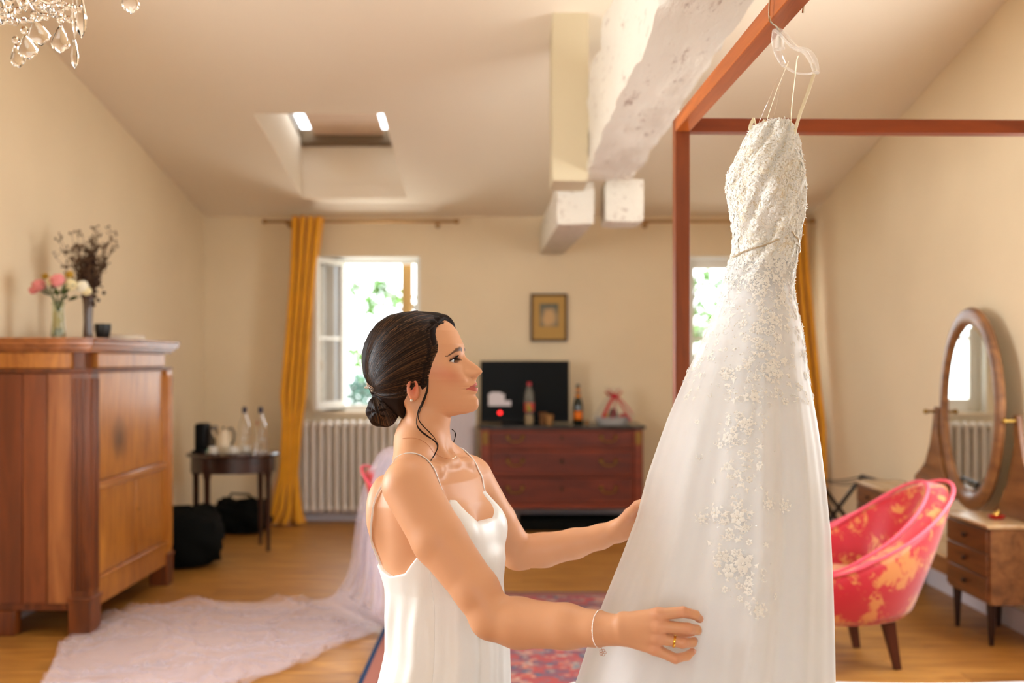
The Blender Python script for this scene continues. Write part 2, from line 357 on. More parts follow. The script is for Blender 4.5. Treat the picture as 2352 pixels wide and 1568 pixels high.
mb = MB(); mb.box(X1-.035, X1+.002, Y0+.12, Y1-.1, 1.405, 1.488); dr = mb.build('frieze_drawer', M_pine, ar, w=1, bevel=.006)
mb = MB(); mb.box(X1-.03, X1+.018, Y0, Y1, 1.385, 1.402); mb.box(X0+.02, X1+.0, Y0-.012, Y0+.03, 1.385, 1.402); mb.build('bead_moulding', M_pined, ar, w=1, bevel=.004)
mb = MB(); mb.box(X1-.035, X1-.008, Y0+.12, Y1-.1, .80, 1.384); mb.build('flap_panel', M_pine, ar, w=1, bevel=.004)
mb = MB(); mb.box(X1-.035, X1+.012, Y0+.1, Y1-.08, .752, .798); mb.build('cross_rail', wood('rail_wood', (150, 84, 36), (205, 140, 76), .25, (7, .9, 7), 2, coat=.3), ar, w=1, bevel=.006)
ym = (Y0+.12+Y1-.1)/2+.05
for a, b in ((Y0+.12, ym-.006), (ym+.006, Y1-.1)):
    mb = MB(); mb.box(X1-.035, X1-.008, a, b, .29, .75); d_ = mb.build('door', M_pine, ar, w=1, bevel=.006)
mb = MB(); mb.lathe([(.006, 0), (.011, .002), (.011, .005), (.002, .007)], 12, (0, 0, 0), Matrix.Rotation(PI/2, 4, 'Y')); mb.v = [(v[0]+X1-.008, v[1]+ym+.03, v[2]+.56) for v in mb.v]
mb.build('key_escutcheon', mat('old_brass', (150, 110, 50), .35, 1), d_, w=1)
mb = MB(); mb.box(X1-.035, X1+.006, Y0+.1, Y1-.08, .135, .285); mb.box(X1-.03, X1+.016, Y0+.1, Y1-.08, .27, .288); mb.build('apron', M_pine, ar, w=1, bevel=.004)
for ya, yb in ((Y0-.01, Y0+.11), (Y1-.09, Y1+.01)):
    mb = MB()
    mb.box(X1-.09, X1+.012, ya, yb, .20, 1.384)
    for k in range(3):
        u = ya+(yb-ya)*(.22+.28*k); mb.tube([(X1+.012, u, .24), (X1+.012, u, 1.35)], .011, 8)
    for k in range(3): mb.tube([(X1-.07+.03*k, ya, .24), (X1-.07+.03*k, ya, 1.35)], .010, 8)
    mb.build('pilaster', M_pined if ya < 5.5 else M_pine, ar, w=1, bevel=.004)
    mb = MB(); mb.box(X1-.10, X1+.018, ya-.008, yb+.008, 0, .20); mb.box(X1-.105, X1+.024, ya-.014, yb+.014, .185, .205); mb.build('foot', M_pined, ar, w=1, bevel=.004)
for ya, yb in ((Y0, Y0+.08), (Y1-.08, Y1)):
    mb = MB(); mb.box(X0+.02, X0+.12, ya, yb, 0, .13); mb.build('foot', M_pined, ar, w=1, bevel=.004)
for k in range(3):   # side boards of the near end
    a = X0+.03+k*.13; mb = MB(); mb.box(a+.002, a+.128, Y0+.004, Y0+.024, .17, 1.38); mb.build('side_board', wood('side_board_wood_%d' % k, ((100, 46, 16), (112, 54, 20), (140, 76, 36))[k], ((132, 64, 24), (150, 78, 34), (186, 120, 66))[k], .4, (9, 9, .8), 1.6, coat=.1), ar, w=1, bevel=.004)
mb = MB(); mb.box(X0+.02, X1-.09, Y0-.006, Y0+.03, 1.405, 1.488); mb.build('side_frieze', M_pine, ar, w=1, bevel=.004)
# ---- things on top
TZ = 1.567
M_leaf = mat('dark_leaf', (62, 84, 34), .5, var=.3, vscale=30)
def petal_ball(mb, c, r, n=16, seed=0):
    rr = random.Random(seed)
    for i in range(n):
        th = i*2.399963; ph = math.acos(1-1.5*(i+.5)/n)
        d = Vector((math.sin(ph)*math.cos(th), math.sin(ph)*math.sin(th), math.cos(ph)))
        s_ = d.cross(Vector((.3, .2, 1))).normalized(); u_ = s_.cross(d).normalized(); k = r*(.55+.45*ph/2.2)
        rows = []
        for a in (0, .5, 1):
            w_ = (.25, .62, .3)[int(a*2)]*r; ctr = c+d*(k*.55+.12*r*a)+u_*(a-.5)*r*.9
            rows.append([ctr-s_*w_+d*(-.1*r), ctr+d*.12*r, ctr+s_*w_+d*(-.1*r)])
        mb.rings(rows, closed=False, cap=False)
    mb.ball(c, r*.62, 10, 7)
v1 = root('flower_vase', 'clear glass vase of pink and cream flowers on the tall cupboard', 'vase', (-2.43, 5.40, TZ))
vb = Vector((-2.47, 5.55, TZ))
mb = MB(); mb.lathe([(.001, .003), (.036, .003), (.038, .0), (.040, .02), (.032, .10), (.030, .17), (.036, .195), (.034, .195), (.028, .17), (.030, .10), (.036, .02), (.034, .008), (.001, .008)], 24); mb.build('glass_vase', mat('vase_glass', (235, 240, 225), .02, trans=1, ior=1.35), v1)
mb = MB()
for k in range(9):
    a = k*.7; mb.tube([(math.cos(a)*.022, math.sin(a)*.022, .01), (math.cos(a+2)*.008, math.sin(a+2)*.008, .14), (math.cos(a)*.05, math.sin(a)*.05, .27)], .0028, 6)
mb.build('stems', M_leaf, v1)
mb = MB(); mb.lathe([(.02, .05), (.024, .055), (.022, .14), (.02, .145)], 14); mb.build('stem_wrap', mat('straw_wrap', (206, 180, 120), .8), v1)
fl_ = [(-.10, 0, .275, .042, 'pink'), (-.04, .01, .30, .036, 'cream'), (.0, -.03, .30, .045, 'pink'), (.02, .03, .315, .03, 'cream'), (.055, -.01, .275, .04, 'cream'), (.10, .01, .27, .04, 'white'), (-.07, .0, .325, .022, 'gold'), (.045, .0, .335, .026, 'gold'), (-.13, .01, .25, .028, 'pink'), (.12, .02, .245, .03, 'cream')]
fm = {'pink': mat('pink_petal', (240, 150, 150), .6), 'cream': mat('cream_petal', (240, 226, 178), .6), 'white': mat('white_petal', (242, 236, 214), .6), 'gold': mat('mustard_petal', (180, 140, 40), .6)}
for i, (x, y, z, r, c) in enumerate(fl_):
    mb = MB(); petal_ball(mb, Vector((x*1.15+.01, y, z+.01)), r*1.15, 16, i); mb.build('flower_head', fm[c], v1)
mb = MB()
for k in range(26):
    a = random.uniform(0, 2*PI); r = random.uniform(.01, .09); z = random.uniform(.19, .27); c = Vector((math.cos(a)*r, math.sin(a)*r, z)); d = Vector((math.cos(a), math.sin(a), .6)).normalized(); s_ = d.cross(Vector((0, 0, 1))).normalized()
    mb.rings([[c-s_*.004, c+s_*.004], [c+d*.025-s_*.014, c+d*.025+s_*.014+Vector((0, 0, .004))], [c+d*.055-s_*.003, c+d*.055+s_*.003]], closed=False)
mb.build('leaves', M_leaf, v1)
v2 = root('branch_vase', 'tall dark vase bundle of dried brown branches on the cupboard', 'vase', (-2.42, 5.76, TZ))
mb = MB(); mb.lathe([(.001, 0), (.028, 0), (.030, .01), (.024, .10), (.028, .2), (.036, .26), (.032, .26), (.022, .1), (.001, .02)], 20); mb.build('vase_body', mat('smoky_brown_glass', (84, 58, 40), .15, coat=.5), v2)
M_twig = mat('dried_twig', (92, 66, 44), .8, var=.3, vscale=20)
mb = MB(); rr = random.Random(5)
for k in range(46):
    a = rr.uniform(0, 2*PI); sp_ = rr.uniform(.0, .17); h = rr.uniform(.38, .63); lean = -.02
    p = [Vector((math.cos(a)*.012, math.sin(a)*.012, .05)), Vector((math.cos(a)*.02+.01, math.sin(a)*.02, .26))]
    for j in range(4): t = (j+1)/4; p.append(Vector((math.cos(a)*(.03+sp_*t**1.3)+lean*t+rr.uniform(-.01, .01), math.sin(a)*(.02+sp_*.7*t)+rr.uniform(-.01, .01), .26+(h-.26)*t)))
    mb.tube(p, [.003, .003, .0026, .0022, .0018, .001], 5)
    for j in range(2, 6):
        for q in range(3):
            e = p[j]+Vector((rr.uniform(-.03, .03), rr.uniform(-.03, .03), rr.uniform(.0, .035))); mb.tube([p[j], e], [.0018, .0008], 4); mb.ball(e, rr.uniform(.004, .008), 6, 4)
b_ = mb.build('branches', M_twig, v2)
mb = MB()
for k in range(260):
    z = rr.gauss(.37, .065); a = rr.uniform(0, 2*PI); r = abs(rr.gauss(0, .032)); mb.ball((math.cos(a)*r+.005, math.sin(a)*r, z), rr.uniform(.006, .013), 6, 4)
mb.build('seed_heads', mat('dark_seed_head', (58, 38, 28), .9), v2, kind='stuff')
mb = MB(); mb.lathe([(.001, .004), (.03, 0), (.036, .01), (.045, .06), (.044, .085), (.038, .085), (.036, .05), (.001, .02)], 20); tag(mb.build('bowl', mat('black_ceramic', (18, 20, 20), .4), loc=None), 'small black ceramic bowl on the tall cupboard', 'bowl').location = (-2.27, 5.6, TZ)
bk = root('book', 'pale closed book lying flat on the tall cupboard', 'book', (-2.22, 5.8, TZ), .1)
mb = MB(); mb.box(-.10, .10, -.07, .07, 0, .003); mb.box(-.10, .10, -.07, .07, .025, .028); mb.box(-.103, -.098, -.07, .07, 0, .028); mb.build('cover', mat('pale_cover', (222, 196, 168), .6), bk, bevel=.001)
mb = MB(); mb.box(-.097, .097, -.067, .067, .003, .025); mb.build('pages', mat('book_pages', (232, 222, 205), .8), bk)
mb = MB(); mb.lathe([(.001, 0), (.014, 0), (.015, .004), (.015, .034), (.012, .04), (.001, .04)], 16); o = tag(mb.build('candle', mat('white_wax', (238, 232, 222), .5)), 'small white candle left of the flower vase', 'candle'); o.location = (-2.50, 5.55, TZ)
# ------------------------------------------------------------------ side table with coffee things
M_mah = wood('dark_mahogany', (34, 16, 8), (66, 32, 16), .35, (8, 1, 8), 2, coat=.4)
tx, ty = -2.09, 7.62
tb = root('side_table', 'dark oval side table holding bottles and coffee things', 'table', (tx, ty, 0))
mb = MB(); mb.lathe([(.001, .715), (.335, .715), (.35, .72), (.352, .735), (.34, .745), (.001, .745)], 40, e=(1, .82)); mb.build('tabletop', wood('mahogany_top', (40, 20, 12), (72, 38, 22), .2, (8, 1, 8), 2, coat=.6), tb)
mb = MB(); mb.lathe([(.31, .60), (.318, .60), (.318, .715), (.31, .715)], 40, e=(1, .8)); mb.build('apron', M_mah, tb)
for (a, b) in ((-.29, .02), (-.135, -.215), (.16, .2), (.285, -.07)):
    mb = MB(); s0, s1 = .02, .012
    mb.rings([[(a-s1, b-s1, 0), (a+s1, b-s1, 0), (a+s1, b+s1, 0), (a-s1, b+s1, 0)], [(a-s0, b-s0, .56), (a+s0, b-s0, .56), (a+s0, b+s0, .56), (a-s0, b+s0, .56)], [(a-s0-.006, b-s0-.006, .58), (a+s0+.006, b-s0-.006, .58), (a+s0+.006, b+s0+.006, .58), (a-s0-.006, b+s0+.006, .58)], [(a-s0-.006, b-s0-.006, .714), (a+s0+.006, b-s0-.006, .714), (a+s0+.006, b+s0+.006, .714), (a-s0-.006, b+s0+.006, .714)]]); mb.build('leg', M_mah, tb, bevel=.003)
TT = .745
M_blk = mat('black_plastic', (12, 12, 13), .45, spec=.2); M_chrome = mat('steel', (200, 200, 200), .25, 1)
cm = root('coffee_maker', 'black upright coffee machine at the left of the side table', 'coffee machine', (tx-.24, ty-.0, TT))
mb = MB(); mb.box(-.045, .045, -.06, .10, 0, .22); mb.build('housing', M_blk, cm, bevel=.02)
mb = MB(); mb.box(-.05, .05, -.11, -.06, 0, .02); mb.build('drip_tray', M_blk, cm, bevel=.004)
mb = MB(); mb.box(.046, .10, .0, .1, .0, .20); mb.build('water_tank', mat('grey_tank', (110, 100, 90), .2, alpha=.75), cm, bevel=.015)
kt = root('kettle', 'cream kettle with grey handle on the side table', 'kettle', (tx-.065, ty-.04, TT))
mb = MB(); mb.lathe([(.001, 0), (.058, 0), (.062, .01), (.058, .07), (.045, .14), (.038, .17), (.04, .175), (.001, .18)], 28); mb.build('body', mat('cream_enamel', (226, 205, 172), .3), kt)
mb = MB(); mb.tube([(.03, 0, .175), (.065, 0, .185), (.085, 0, .15), (.082, 0, .09), (.055, 0, .05)], .009, 8); mb.build('handle', mat('grey_handle', (92, 84, 72), .5), kt)
mb = MB(); mb.tube([(-.045, 0, .1), (-.07, 0, .14), (-.082, 0, .165)], [.014, .010, .008], 10); mb.build('spout', mat('cream_enamel_spout', (226, 205, 172), .3), kt)
mb = MB(); mb.ball((0, 0, .186), .01, 10, 6); mb.build('knob', M_blk, kt)
M_cg = mat('clear_glass', (1, 1, 1), .02, trans=1, ior=1.3)
def bottle(px, lab, yy):
    b = root('water_bottle', lab, 'bottle', (px, yy, TT), group=None)
    mb = MB(); mb.lathe([(.001, .002), (.040, 0), (.044, .01), (.044, .17), (.038, .21), (.018, .26), (.015, .30), (.012, .30), (.014, .26), (.035, .205), (.040, .17), (.040, .012), (.001, .008)], 24); mb.build('glass_body', M_cg, b)
    mb = MB(); mb.lathe([(.001, .295), (.018, .292), (.018, .338), (.001, .34)], 16); mb.build('cap', mat('navy_cap', (28, 30, 66), .4), b)
    return b
bottle(tx+.055, 'clear bottle with navy cap, beside the cream kettle', ty+.12)
bb = bottle(tx+.185, 'clear bottle with navy cap and orange mark, farther right on side table', ty+.10)
mb = MB(); mb.box(-.022, -.010, -.046, -.043, .20, .24); mb.build('orange_mark', mat('orange_print', (190, 110, 60), .5), bb)
M_china = mat('white_china', (232, 226, 215), .25)
for i, (dx, dy, lab) in enumerate(((.045, -.17, 'white china cup on saucer at front of side table'), (.11, -.06, 'white china cup on saucer below the two bottles'), (-.10, -.185, 'white china cup on saucer before the cream kettle'))):
    c = root('coffee_cup', lab, 'cup', (tx+dx, ty+dy, TT), i*1.1)
    mb = MB(); mb.lathe([(.001, .0), (.03, 0), (.055, .012), (.056, .015), (.03, .006), (.001, .006)], 24); mb.build('saucer', M_china, c)
    mb = MB(); mb.lathe([(.001, .008), (.02, .007), (.03, .02), (.036, .055), (.033, .055), (.027, .022), (.001, .014)], 24); mb.build('bowl', M_china, c)
    mb = MB(); mb.tube([(.03, 0, .045), (.05, 0, .045), (.05, 0, .025), (.028, 0, .022)], .004, 6); mb.build('handle', M_china, c)
for i, (dx, dy, lab) in enumerate(((.245, -.02, 'tall clear tumbler near the right edge of side table'), (.21, -.10, 'short clear tumbler at the right front of side table'))):
    mb = MB(); h = (.11, .08)[i]; mb.lathe([(.001, .0), (.026, 0), (.032, h), (.030, h), (.024, .008), (.001, .006)], 20); o = tag(mb.build('tumbler', M_cg), lab, 'glass'); o.location = (tx+dx, ty+dy, TT)
mb = MB(); mb.box(-.04, .04, -.012, .012, 0, .006); mb.ball((.05, 0, .006), (.022, .016, .005), 12, 6); o = tag(mb.build('spoon', M_chrome, bevel=.002), 'steel spoon lying at front edge of side table', 'spoon'); o.location = (tx+.1, ty-.19, TT)
mb = MB(); mb.lathe([(.001, 0), (.018, 0), (.02, .03), (.001, .032)], 12); o = tag(mb.build('creamer_pot', mat('mint_green', (120, 190, 170), .5)), 'tiny mint green pot beside the coffee machine', 'pot'); o.location = (tx-.15, ty-.12, TT)
# ------------------------------------------------------------------ bags on the floor
def soft_box(name, c, s, m, parent=None, seed=0, amp=.02, rz=0, n=8, power=4):
    import bmesh
    from mathutils import noise
    bm = bmesh.new(); bmesh.ops.create_cube(bm, size=2); bmesh.ops.subdivide_edges(bm, edges=bm.edges[:], cuts=n, use_grid_fill=True)
    for v in bm.verts:
        p = v.co; l = (abs(p.x)**power+abs(p.y)**power+abs(p.z)**power)**(1/power); q = p/l
        d = noise.noise(q*2.2+Vector((seed, 0, 0)))*amp+noise.noise(q*6+Vector((seed, 3, 0)))*amp*.5
        v.co = Vector((q.x*s[0]/2, q.y*s[1]/2, max(0, (q.z+1)*s[2]/2)))+q*d*(1 if q.z > -.8 else 0)
        if v.co.z < 0: v.co.z = 0
    me = bpy.data.meshes.new(name); bm.to_mesh(me); bm.free()
    return link(name, me, m, parent, smooth=60)
M_nyl = mat('black_nylon', (10, 11, 9), .85, spec=.15, bump=.003, bscale=25)
bg1 = root('travel_bag', 'large black travel bag on the floor beside the tall cupboard', 'bag', (-2.33, 7.02, 0), .25)
soft_box('bag_body', None, (.62, .5, .40), M_nyl, bg1, 3, .05)
mb = MB(); mb.tube([(-.15, -.1, .36), (-.1, -.12, .43), (.1, -.12, .43), (.15, -.1, .36)], .012, 8); mb.build('handle', M_nyl, bg1)
mb = MB(); mb.tube([(-.26, 0, .33), (-.1, .03, .40), (.1, .03, .40), (.26, 0, .33)], .006, 6); mb.build('zip', mat('dark_zip', (40, 40, 42), .4), bg1)
bg2 = root('holdall', 'black slouchy bag on the floor under the side table', 'bag', (-2.22, 8.34, 0), 0)
soft_box('bag_body', None, (.46, .3, .27), M_nyl, bg2, 8, .05)
mb = MB(); mb.tube([(-.14, 0, .24), (-.08, 0, .33), (.06, 0, .32), (.14, 0, .24)], .010, 8); mb.build('handle', M_nyl, bg2)
# ------------------------------------------------------------------ curtains, rods, radiators
M_curt = mat('mustard_velvet', (232, 160, 8), .7, sheen=.4, var=.08, vscale=8)
def curtain(name, label, rows, y0, nf, amp, rodz, bulge=0):
    """rows: (z, x left, x right, y offset)"""
    r_ = root(name, label, 'curtain', ((rows[0][1]+rows[0][2])/2, y0, 0))
    N = nf*14; out = []
    zs = [r[0] for r in rows][::-1]; xl = [r[1] for r in rows][::-1]; xr = [r[2] for r in rows][::-1]; yo = [r[3] for r in rows][::-1]
    M_ = 60
    for i in range(M_+1):
        z = rows[0][0]+(rows[-1][0]-rows[0][0])*i/M_
        a, b, c = np.interp(z, zs, xl), np.interp(z, zs, xr), np.interp(z, zs, yo)
        row = []
        for j in range(N+1):
            t = j/N; ph = 2*PI*nf*t+.5*math.sin(3*t+z*1.3)
            k = amp*(1+.25*math.sin(z*2+5*t)); row.append(Vector((a+(b-a)*t+.012*math.sin(2*ph), y0+c+k*math.cos(ph), z)))
        out.append(row)
    mb = MB(); mb.rings(out, closed=False, cap=False); o = mb.build('curtain_panel', M_curt, r_, w=1, smooth=80)
    s_ = o.modifiers.new('thick', 'SOLIDIFY'); s_.thickness = .005
    return r_
c1 = curtain('curtain', 'mustard yellow curtain at the left of the open window', [(2.70, -1.88, -1.60, 0), (2.2, -1.89, -1.66, 0), (1.6, -1.93, -1.71, 0), (1.15, -1.97, -1.74, 0), (.9, -1.95, -1.78, .0), (.45, -1.97, -1.82, .0), (.12, -2.06, -1.79, .0), (.012, -2.22, -1.75, .0)], 8.70, 4, .05, 2.68)
mb = MB(); rows = []
for i in range(13):
    z = .75*(1-i/12); a = -1.93-.24*(i/12)**1.6; rows.append([Vector((a-.02*i/12-.02, 8.72, max(z, .012))), Vector((a+.10*i/12, 8.66, max(z, .012))), Vector((a+.22*i/12, 8.70, max(z, .012)))])
mb.rings(rows, closed=False, cap=False); o = mb.build('curtain_fold', M_curt, c1, w=1); o.modifiers.new('t', 'SOLIDIFY').thickness = .006
c2 = curtain('curtain', 'mustard yellow curtain near the right wall behind the dress', [(2.70, 2.40, 2.62, 0), (2.2, 2.40, 2.64, -.04), (1.6, 2.42, 2.67, -.14), (1.15, 2.44, 2.68, -.26), (.9, 2.44, 2.69, -.34), (.45, 2.44, 2.69, -.38), (.012, 2.44, 2.69, -.38)], 8.72, 4, .045, 2.68)
M_rod = mat('brass_rod', (160, 120, 70), .35, .8)
def rod(lab, x0, x1):
    r_ = root('curtain_rod', lab, 'curtain rod', ((x0+x1)/2, 8.9, 2.67))
    mb = MB(); mb.tube([(x0, 8.78, 2.67), (x1, 8.78, 2.67)], .012, 10); mb.build('pole', M_rod, r_, w=1)
    for x in (x0, x1):
        mb = MB(); mb.ball((x, 8.78, 2.67), (.026, .022, .022), 12, 8); mb.build('finial', M_rod, r_, w=1)
    for x in (x0+.18, x1-.18):
        mb = MB(); mb.tube([(x, 8.78, 2.66), (x, 8.9, 2.66), (x, YF, 2.66)], .008, 8); mb.lathe([(.001, 0), (.024, 0), (.024, .008), (.001, .01)], 14, (x, YF-.01, 2.66), Matrix.Rotation(-PI/2, 4, 'X')); mb.build('bracket', M_rod, r_, w=1)
rod('thin brass curtain rod above the open window', -2.13, -.44); rod('thin brass curtain rod above the window behind the dress', 1.07, 2.70)
for c, xa, xb in ((c1, -1.92, -1.64), (c2, 2.38, 2.56)):
    for k in range(6):
        x = xa+(xb-xa)*k/5; mb = MB(); mb.tube([(x, 8.78+.018*math.cos(a), 2.67+.018*math.sin(a)) for a in [i*PI/5 for i in range(10)]], .003, 5, loop=True); mb.build('ring', M_rod, c, w=1)
M_rad = mat('radiator_enamel', (232, 222, 212), .35)
def radiator(lab, x0, n, pitch, z0, z1, y):
    r_ = root('radiator', lab, 'radiator', (x0+n*pitch/2, y, z0-.02))
    secs = None
    for k in range(n):
        x = x0+(k+.5)*pitch
        if secs is None:
            mb = MB(); w_ = pitch*.27
            for dy in (-.05, .05): mb.tube([(0, dy, z0+.05), (0, dy, z1-.05)], w_, 10)
            mb.ball((0, 0, z1-.045), (pitch*.49, .078, .045), 14, 8); mb.ball((0, 0, z0+.045), (pitch*.49, .078, .045), 14, 8)
            secs = mb.build('section', M_rad, r_, loc=None); secs.location = (x-r_.location.x, 0, -r_.location.z)
        else:
            o = secs.copy(); COL.objects.link(o); o.location.x = x-r_.location.x
    for x in (x0+.12, x0+n*pitch-.12):
        for zq in (z1-.2, z0+.12): mb = MB(); mb.box(x-.012, x+.012, y+.05, YF-.02, zq, zq+.03); mb.build('wall_bracket', M_rad, r_, w=1)
    mb = MB(); mb.tube([(x0-.02, y, z0+.045), (x0-.05, y, z0+.045), (x0-.05, y, 0)], .011, 8); mb.build('pipe', M_rad, r_, w=1)
    mb = MB(); mb.lathe([(.02, 0), (.022, .01), (.02, .05), (.001, .052)], 14, (x0-.05, y, z0+.05)); mb.build('valve', M_rad, r_, w=1)
radiator('white column radiator under the open window', -1.945, 16, .0685, .09, .915, 8.84)
radiator('white column radiator under the window behind the dress', 1.60, 15, .0685, .09, .915, 8.84)
# ------------------------------------------------------------------ chest of drawers
M_cherry = wood('reddish_cherry', (96, 32, 8), (150, 58, 16), .45, (1, 9, 9), 1.8, coat=.05)
M_cherryd = wood('dark_cherry', (78, 24, 5), (122, 42, 12), .5, (1, 9, 9), 1.8, coat=.05)
M_brass = mat('aged_brass', (160, 125, 60), .35, 1)
cx0, cx1, cy0, cy1 = -.215, 1.15, 8.38, 8.93
cd = root('chest_of_drawers', 'reddish three-drawer chest with dark marble top at the far wall', 'chest', (.47, 8.65, 0))
mb = MB(); mb.box(cx0, cx1, cy0+.02, cy1, .22, .868); mb.build('carcass', M_cherryd, cd, w=1, bevel=.003)
mb = MB(); mb.box(cx0-.02, cx1+.02, cy0-.02, cy1+.0, .868, .895); mb.build('marble_top', mat('dark_grey_marble', (58, 56, 54), .2, var=.5, vscale=9), cd, w=1, bevel=.006)
for x in (cx0, cx1-.075):
    mb = MB(); mb.box(x, x+.075, cy0-.006, cy0+.03, .22, .868); mb.build('corner_post', M_cherry, cd, w=1, bevel=.004)
    mb = MB()
    for k in range(3): mb.tube([(x+.02+.017*k, cy0-.008, .735), (x+.02+.017*k, cy0-.008, .845)], .006, 8)
    mb.build('brass_fluting', M_brass, cd, w=1)
mb = MB(); mb.box(cx0-.004, cx1+.004, cy0-.01, cy1, .20, .232); mb.build('base_moulding', M_cherry, cd, w=1, bevel=.004)
zz = [(.712, .852), (.478, .688), (.248, .458)]
for za, zb in zz:
    mb = MB(); mb.box(cx0+.08, cx1-.08, cy0, cy0+.03, za, zb); d_ = mb.build('drawer', M_cherryd, cd, w=1, bevel=.002)
    fr = MB(); a, b = cx0+.085, cx1-.085
    fr.box(a, b, cy0-.008, cy0, za, za+.014); fr.box(a, b, cy0-.008, cy0, zb-.014, zb); fr.box(a, a+.014, cy0-.008, cy0, za+.014, zb-.014); fr.box(b-.014, b, cy0-.008, cy0, za+.014, zb-.014); fr.build('cock_beading', M_cherry, d_, w=1, bevel=.003)
    zc = (za+zb)/2+.02
    for xh in (cx0+.29, cx1-.29):
        h = MB(); h.tube([(xh-.062, cy0-.02, zc), (xh-.05, cy0-.03, zc-.028), (xh-.02, cy0-.032, zc-.04), (xh+.02, cy0-.032, zc-.04), (xh+.05, cy0-.03, zc-.028), (xh+.062, cy0-.02, zc)], .005, 8)
        for s_ in (-.062, .062): h.lathe([(.001, -.002), (.017, 0), (.012, .008), (.006, .024), (.001, .026)], 14, (xh+s_, cy0, zc), Matrix.Rotation(PI/2, 4, 'X'))
        h.build('bail_handle', M_brass, d_, w=1)
    h = MB(); h.lathe([(.001, -.002), (.016, 0), (.014, .005), (.001, .007)], 14, ((cx0+cx1)/2, cy0, zc-.01), Matrix.Rotation(PI/2, 4, 'X'), e=(.8, 1.3)); h.build('keyhole_plate', mat('dark_bronze', (60, 44, 24), .4, .8), d_, w=1)
mb = MB(); mb.box(cx0+.0, cx1, cy0+.0, cy0+.03, .232, .245); mb.build('lower_rail', M_cherryd, cd, w=1)
for x in (cx0+.035, cx1-.035):
    for y in (cy0+.03, cy1-.04):
        mb = MB(); mb.lathe([(.001, 0), (.014, 0), (.02, .05), (.032, .19), (.034, .205), (.001, .206)], 16, (x, y, 0)); mb.build('foot', M_cherryd, cd, w=1)
mb = MB(); mb.box(-.02, .02, -.02, .02, 0, .1)
cse = root('added_shade_box', 'added flat black box for the shade under the chest of drawers', 'case', (.58, 8.58, 0))  # box added to give the dark band of shade under the chest
mb = MB(); mb.box(-.47, .47, -.18, .15, .004, .10); mb.build('shade_box_body', M_nyl, cse, bevel=.012)
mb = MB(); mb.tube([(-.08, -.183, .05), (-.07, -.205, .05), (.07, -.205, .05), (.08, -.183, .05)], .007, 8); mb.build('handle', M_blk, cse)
CT = .895
tv = root('television', 'flat black television standing on the marble-topped chest', 'television', (.16, 8.66, CT))
mb = MB(); mb.box(-.385, .385, -.018, .02, .015, .545); mb.build('casing', M_blk, tv, bevel=.005)
mb = MB(); mb.box(-.368, .368, -.020, -.0175, .05, .53); mb.build('screen', mat('dark_screen', (9, 12, 12), .35, spec=.12), tv)
mb = MB(); mb.box(-.2, .2, -.08, .09, 0, .012); mb.box(-.03, .03, .02, .05, .01, .12); mb.build('stand', M_blk, tv, bevel=.004)
mb = MB(); mb.ball((-.215, -.02, .095), (.018, .006, .016), 12, 8); mb.build('red_indicator_light', mat('red_led', (255, 40, 40), .4, emit=3), tv, label='glowing red indicator light')
M_paper = mat('white_paper', (225, 218, 222), .8)
mb = MB(); mb.box(-.08, .06, -.003, 0, .0, .105); mb.box(-.06, .03, -.004, 0, .105, .12); mb.box(.06, .115, -.002, .001, 0, .045)
o = mb.build('paper_note', M_paper, tv, bevel=.0008); o.location = (-.235, -.022, .155)
pb = root('soda_bottle', 'clear plastic bottle with red cap before the television', 'bottle', (.195, 8.50, CT))
mb = MB(); mb.lathe([(.001, .004), (.032, 0), (.038, .02), (.034, .09), (.040, .12), (.040, .22), (.036, .27), (.016, .325), (.013, .34), (.001, .342)], 24); mb.build('bottle_body', mat('clear_plastic', (225, 225, 215), .05, trans=.85, ior=1.2), pb)
mb = MB(); mb.lathe([(.001, .337), (.017, .335), (.017, .362), (.001, .364)], 16); mb.build('cap', mat('red_cap', (190, 20, 40), .4), pb)
mb = MB(); mb.lathe([(.0405, .115), (.0412, .116), (.0412, .185), (.0405, .186)], 24); mb.build('label_band', mat('red_label', (205, 70, 60), .5), pb, label='red printed label band')
mb = MB(); mb.ball((0, -.039, .135), (.022, .005, .016), 12, 8); mb.ball((-.01, -.0395, .165), (.016, .005, .014), 12, 8); mb.build('green_fruit_print', mat('green_print', (120, 150, 40), .5), pb)
mb = MB(); mb.lathe([(.001, .006), (.030, .004), (.036, .02), (.032, .085), (.030, .088), (.001, .088)], 24); mb.build('drink', mat('pale_drink', (190, 150, 90), .1), pb)
for i, (x, lab) in enumerate(((.315, 'brown paper cup left of its twin by the television'), (.365, 'brown paper cup right of its twin, nearer the champagne'))):
    mb = MB(); mb.lathe([(.001, .002), (.027, .0), (.037, .085+.015*(1-i)), (.038, .088+.015*(1-i)), (.034, .086+.015*(1-i)), (.025, .006), (.001, .006)], 24); o = tag(mb.build('paper_cup', mat('brown_card_%d' % i, ((120, 80, 45), (160, 115, 65))[i], .7)), lab, 'cup'); o.location = (x, 8.52-.05*i, CT)
ch = root('champagne_bottle', 'dark green champagne bottle with orange label on the chest', 'bottle', (.615, 8.55, CT))
mb = MB(); mb.lathe([(.001, .006), (.038, 0), (.044, .012), (.044, .15), (.038, .19), (.020, .245), (.015, .30), (.001, .302)], 28); mb.build('bottle_body', mat('dark_green_glass', (14, 26, 16), .12, coat=.5), ch)
mb = MB(); mb.lathe([(.0235, .235), (.0165, .27), (.016, .31), (.001, .312)], 20); mb.build('orange_foil', mat('orange_foil', (220, 130, 20), .35, .4), ch)
mb = MB(); mb.lathe([(.001, .31), (.017, .31), (.018, .335), (.013, .345), (.001, .347)], 16); mb.build('cork_cap', mat('dark_cap', (40, 50, 40), .4), ch)
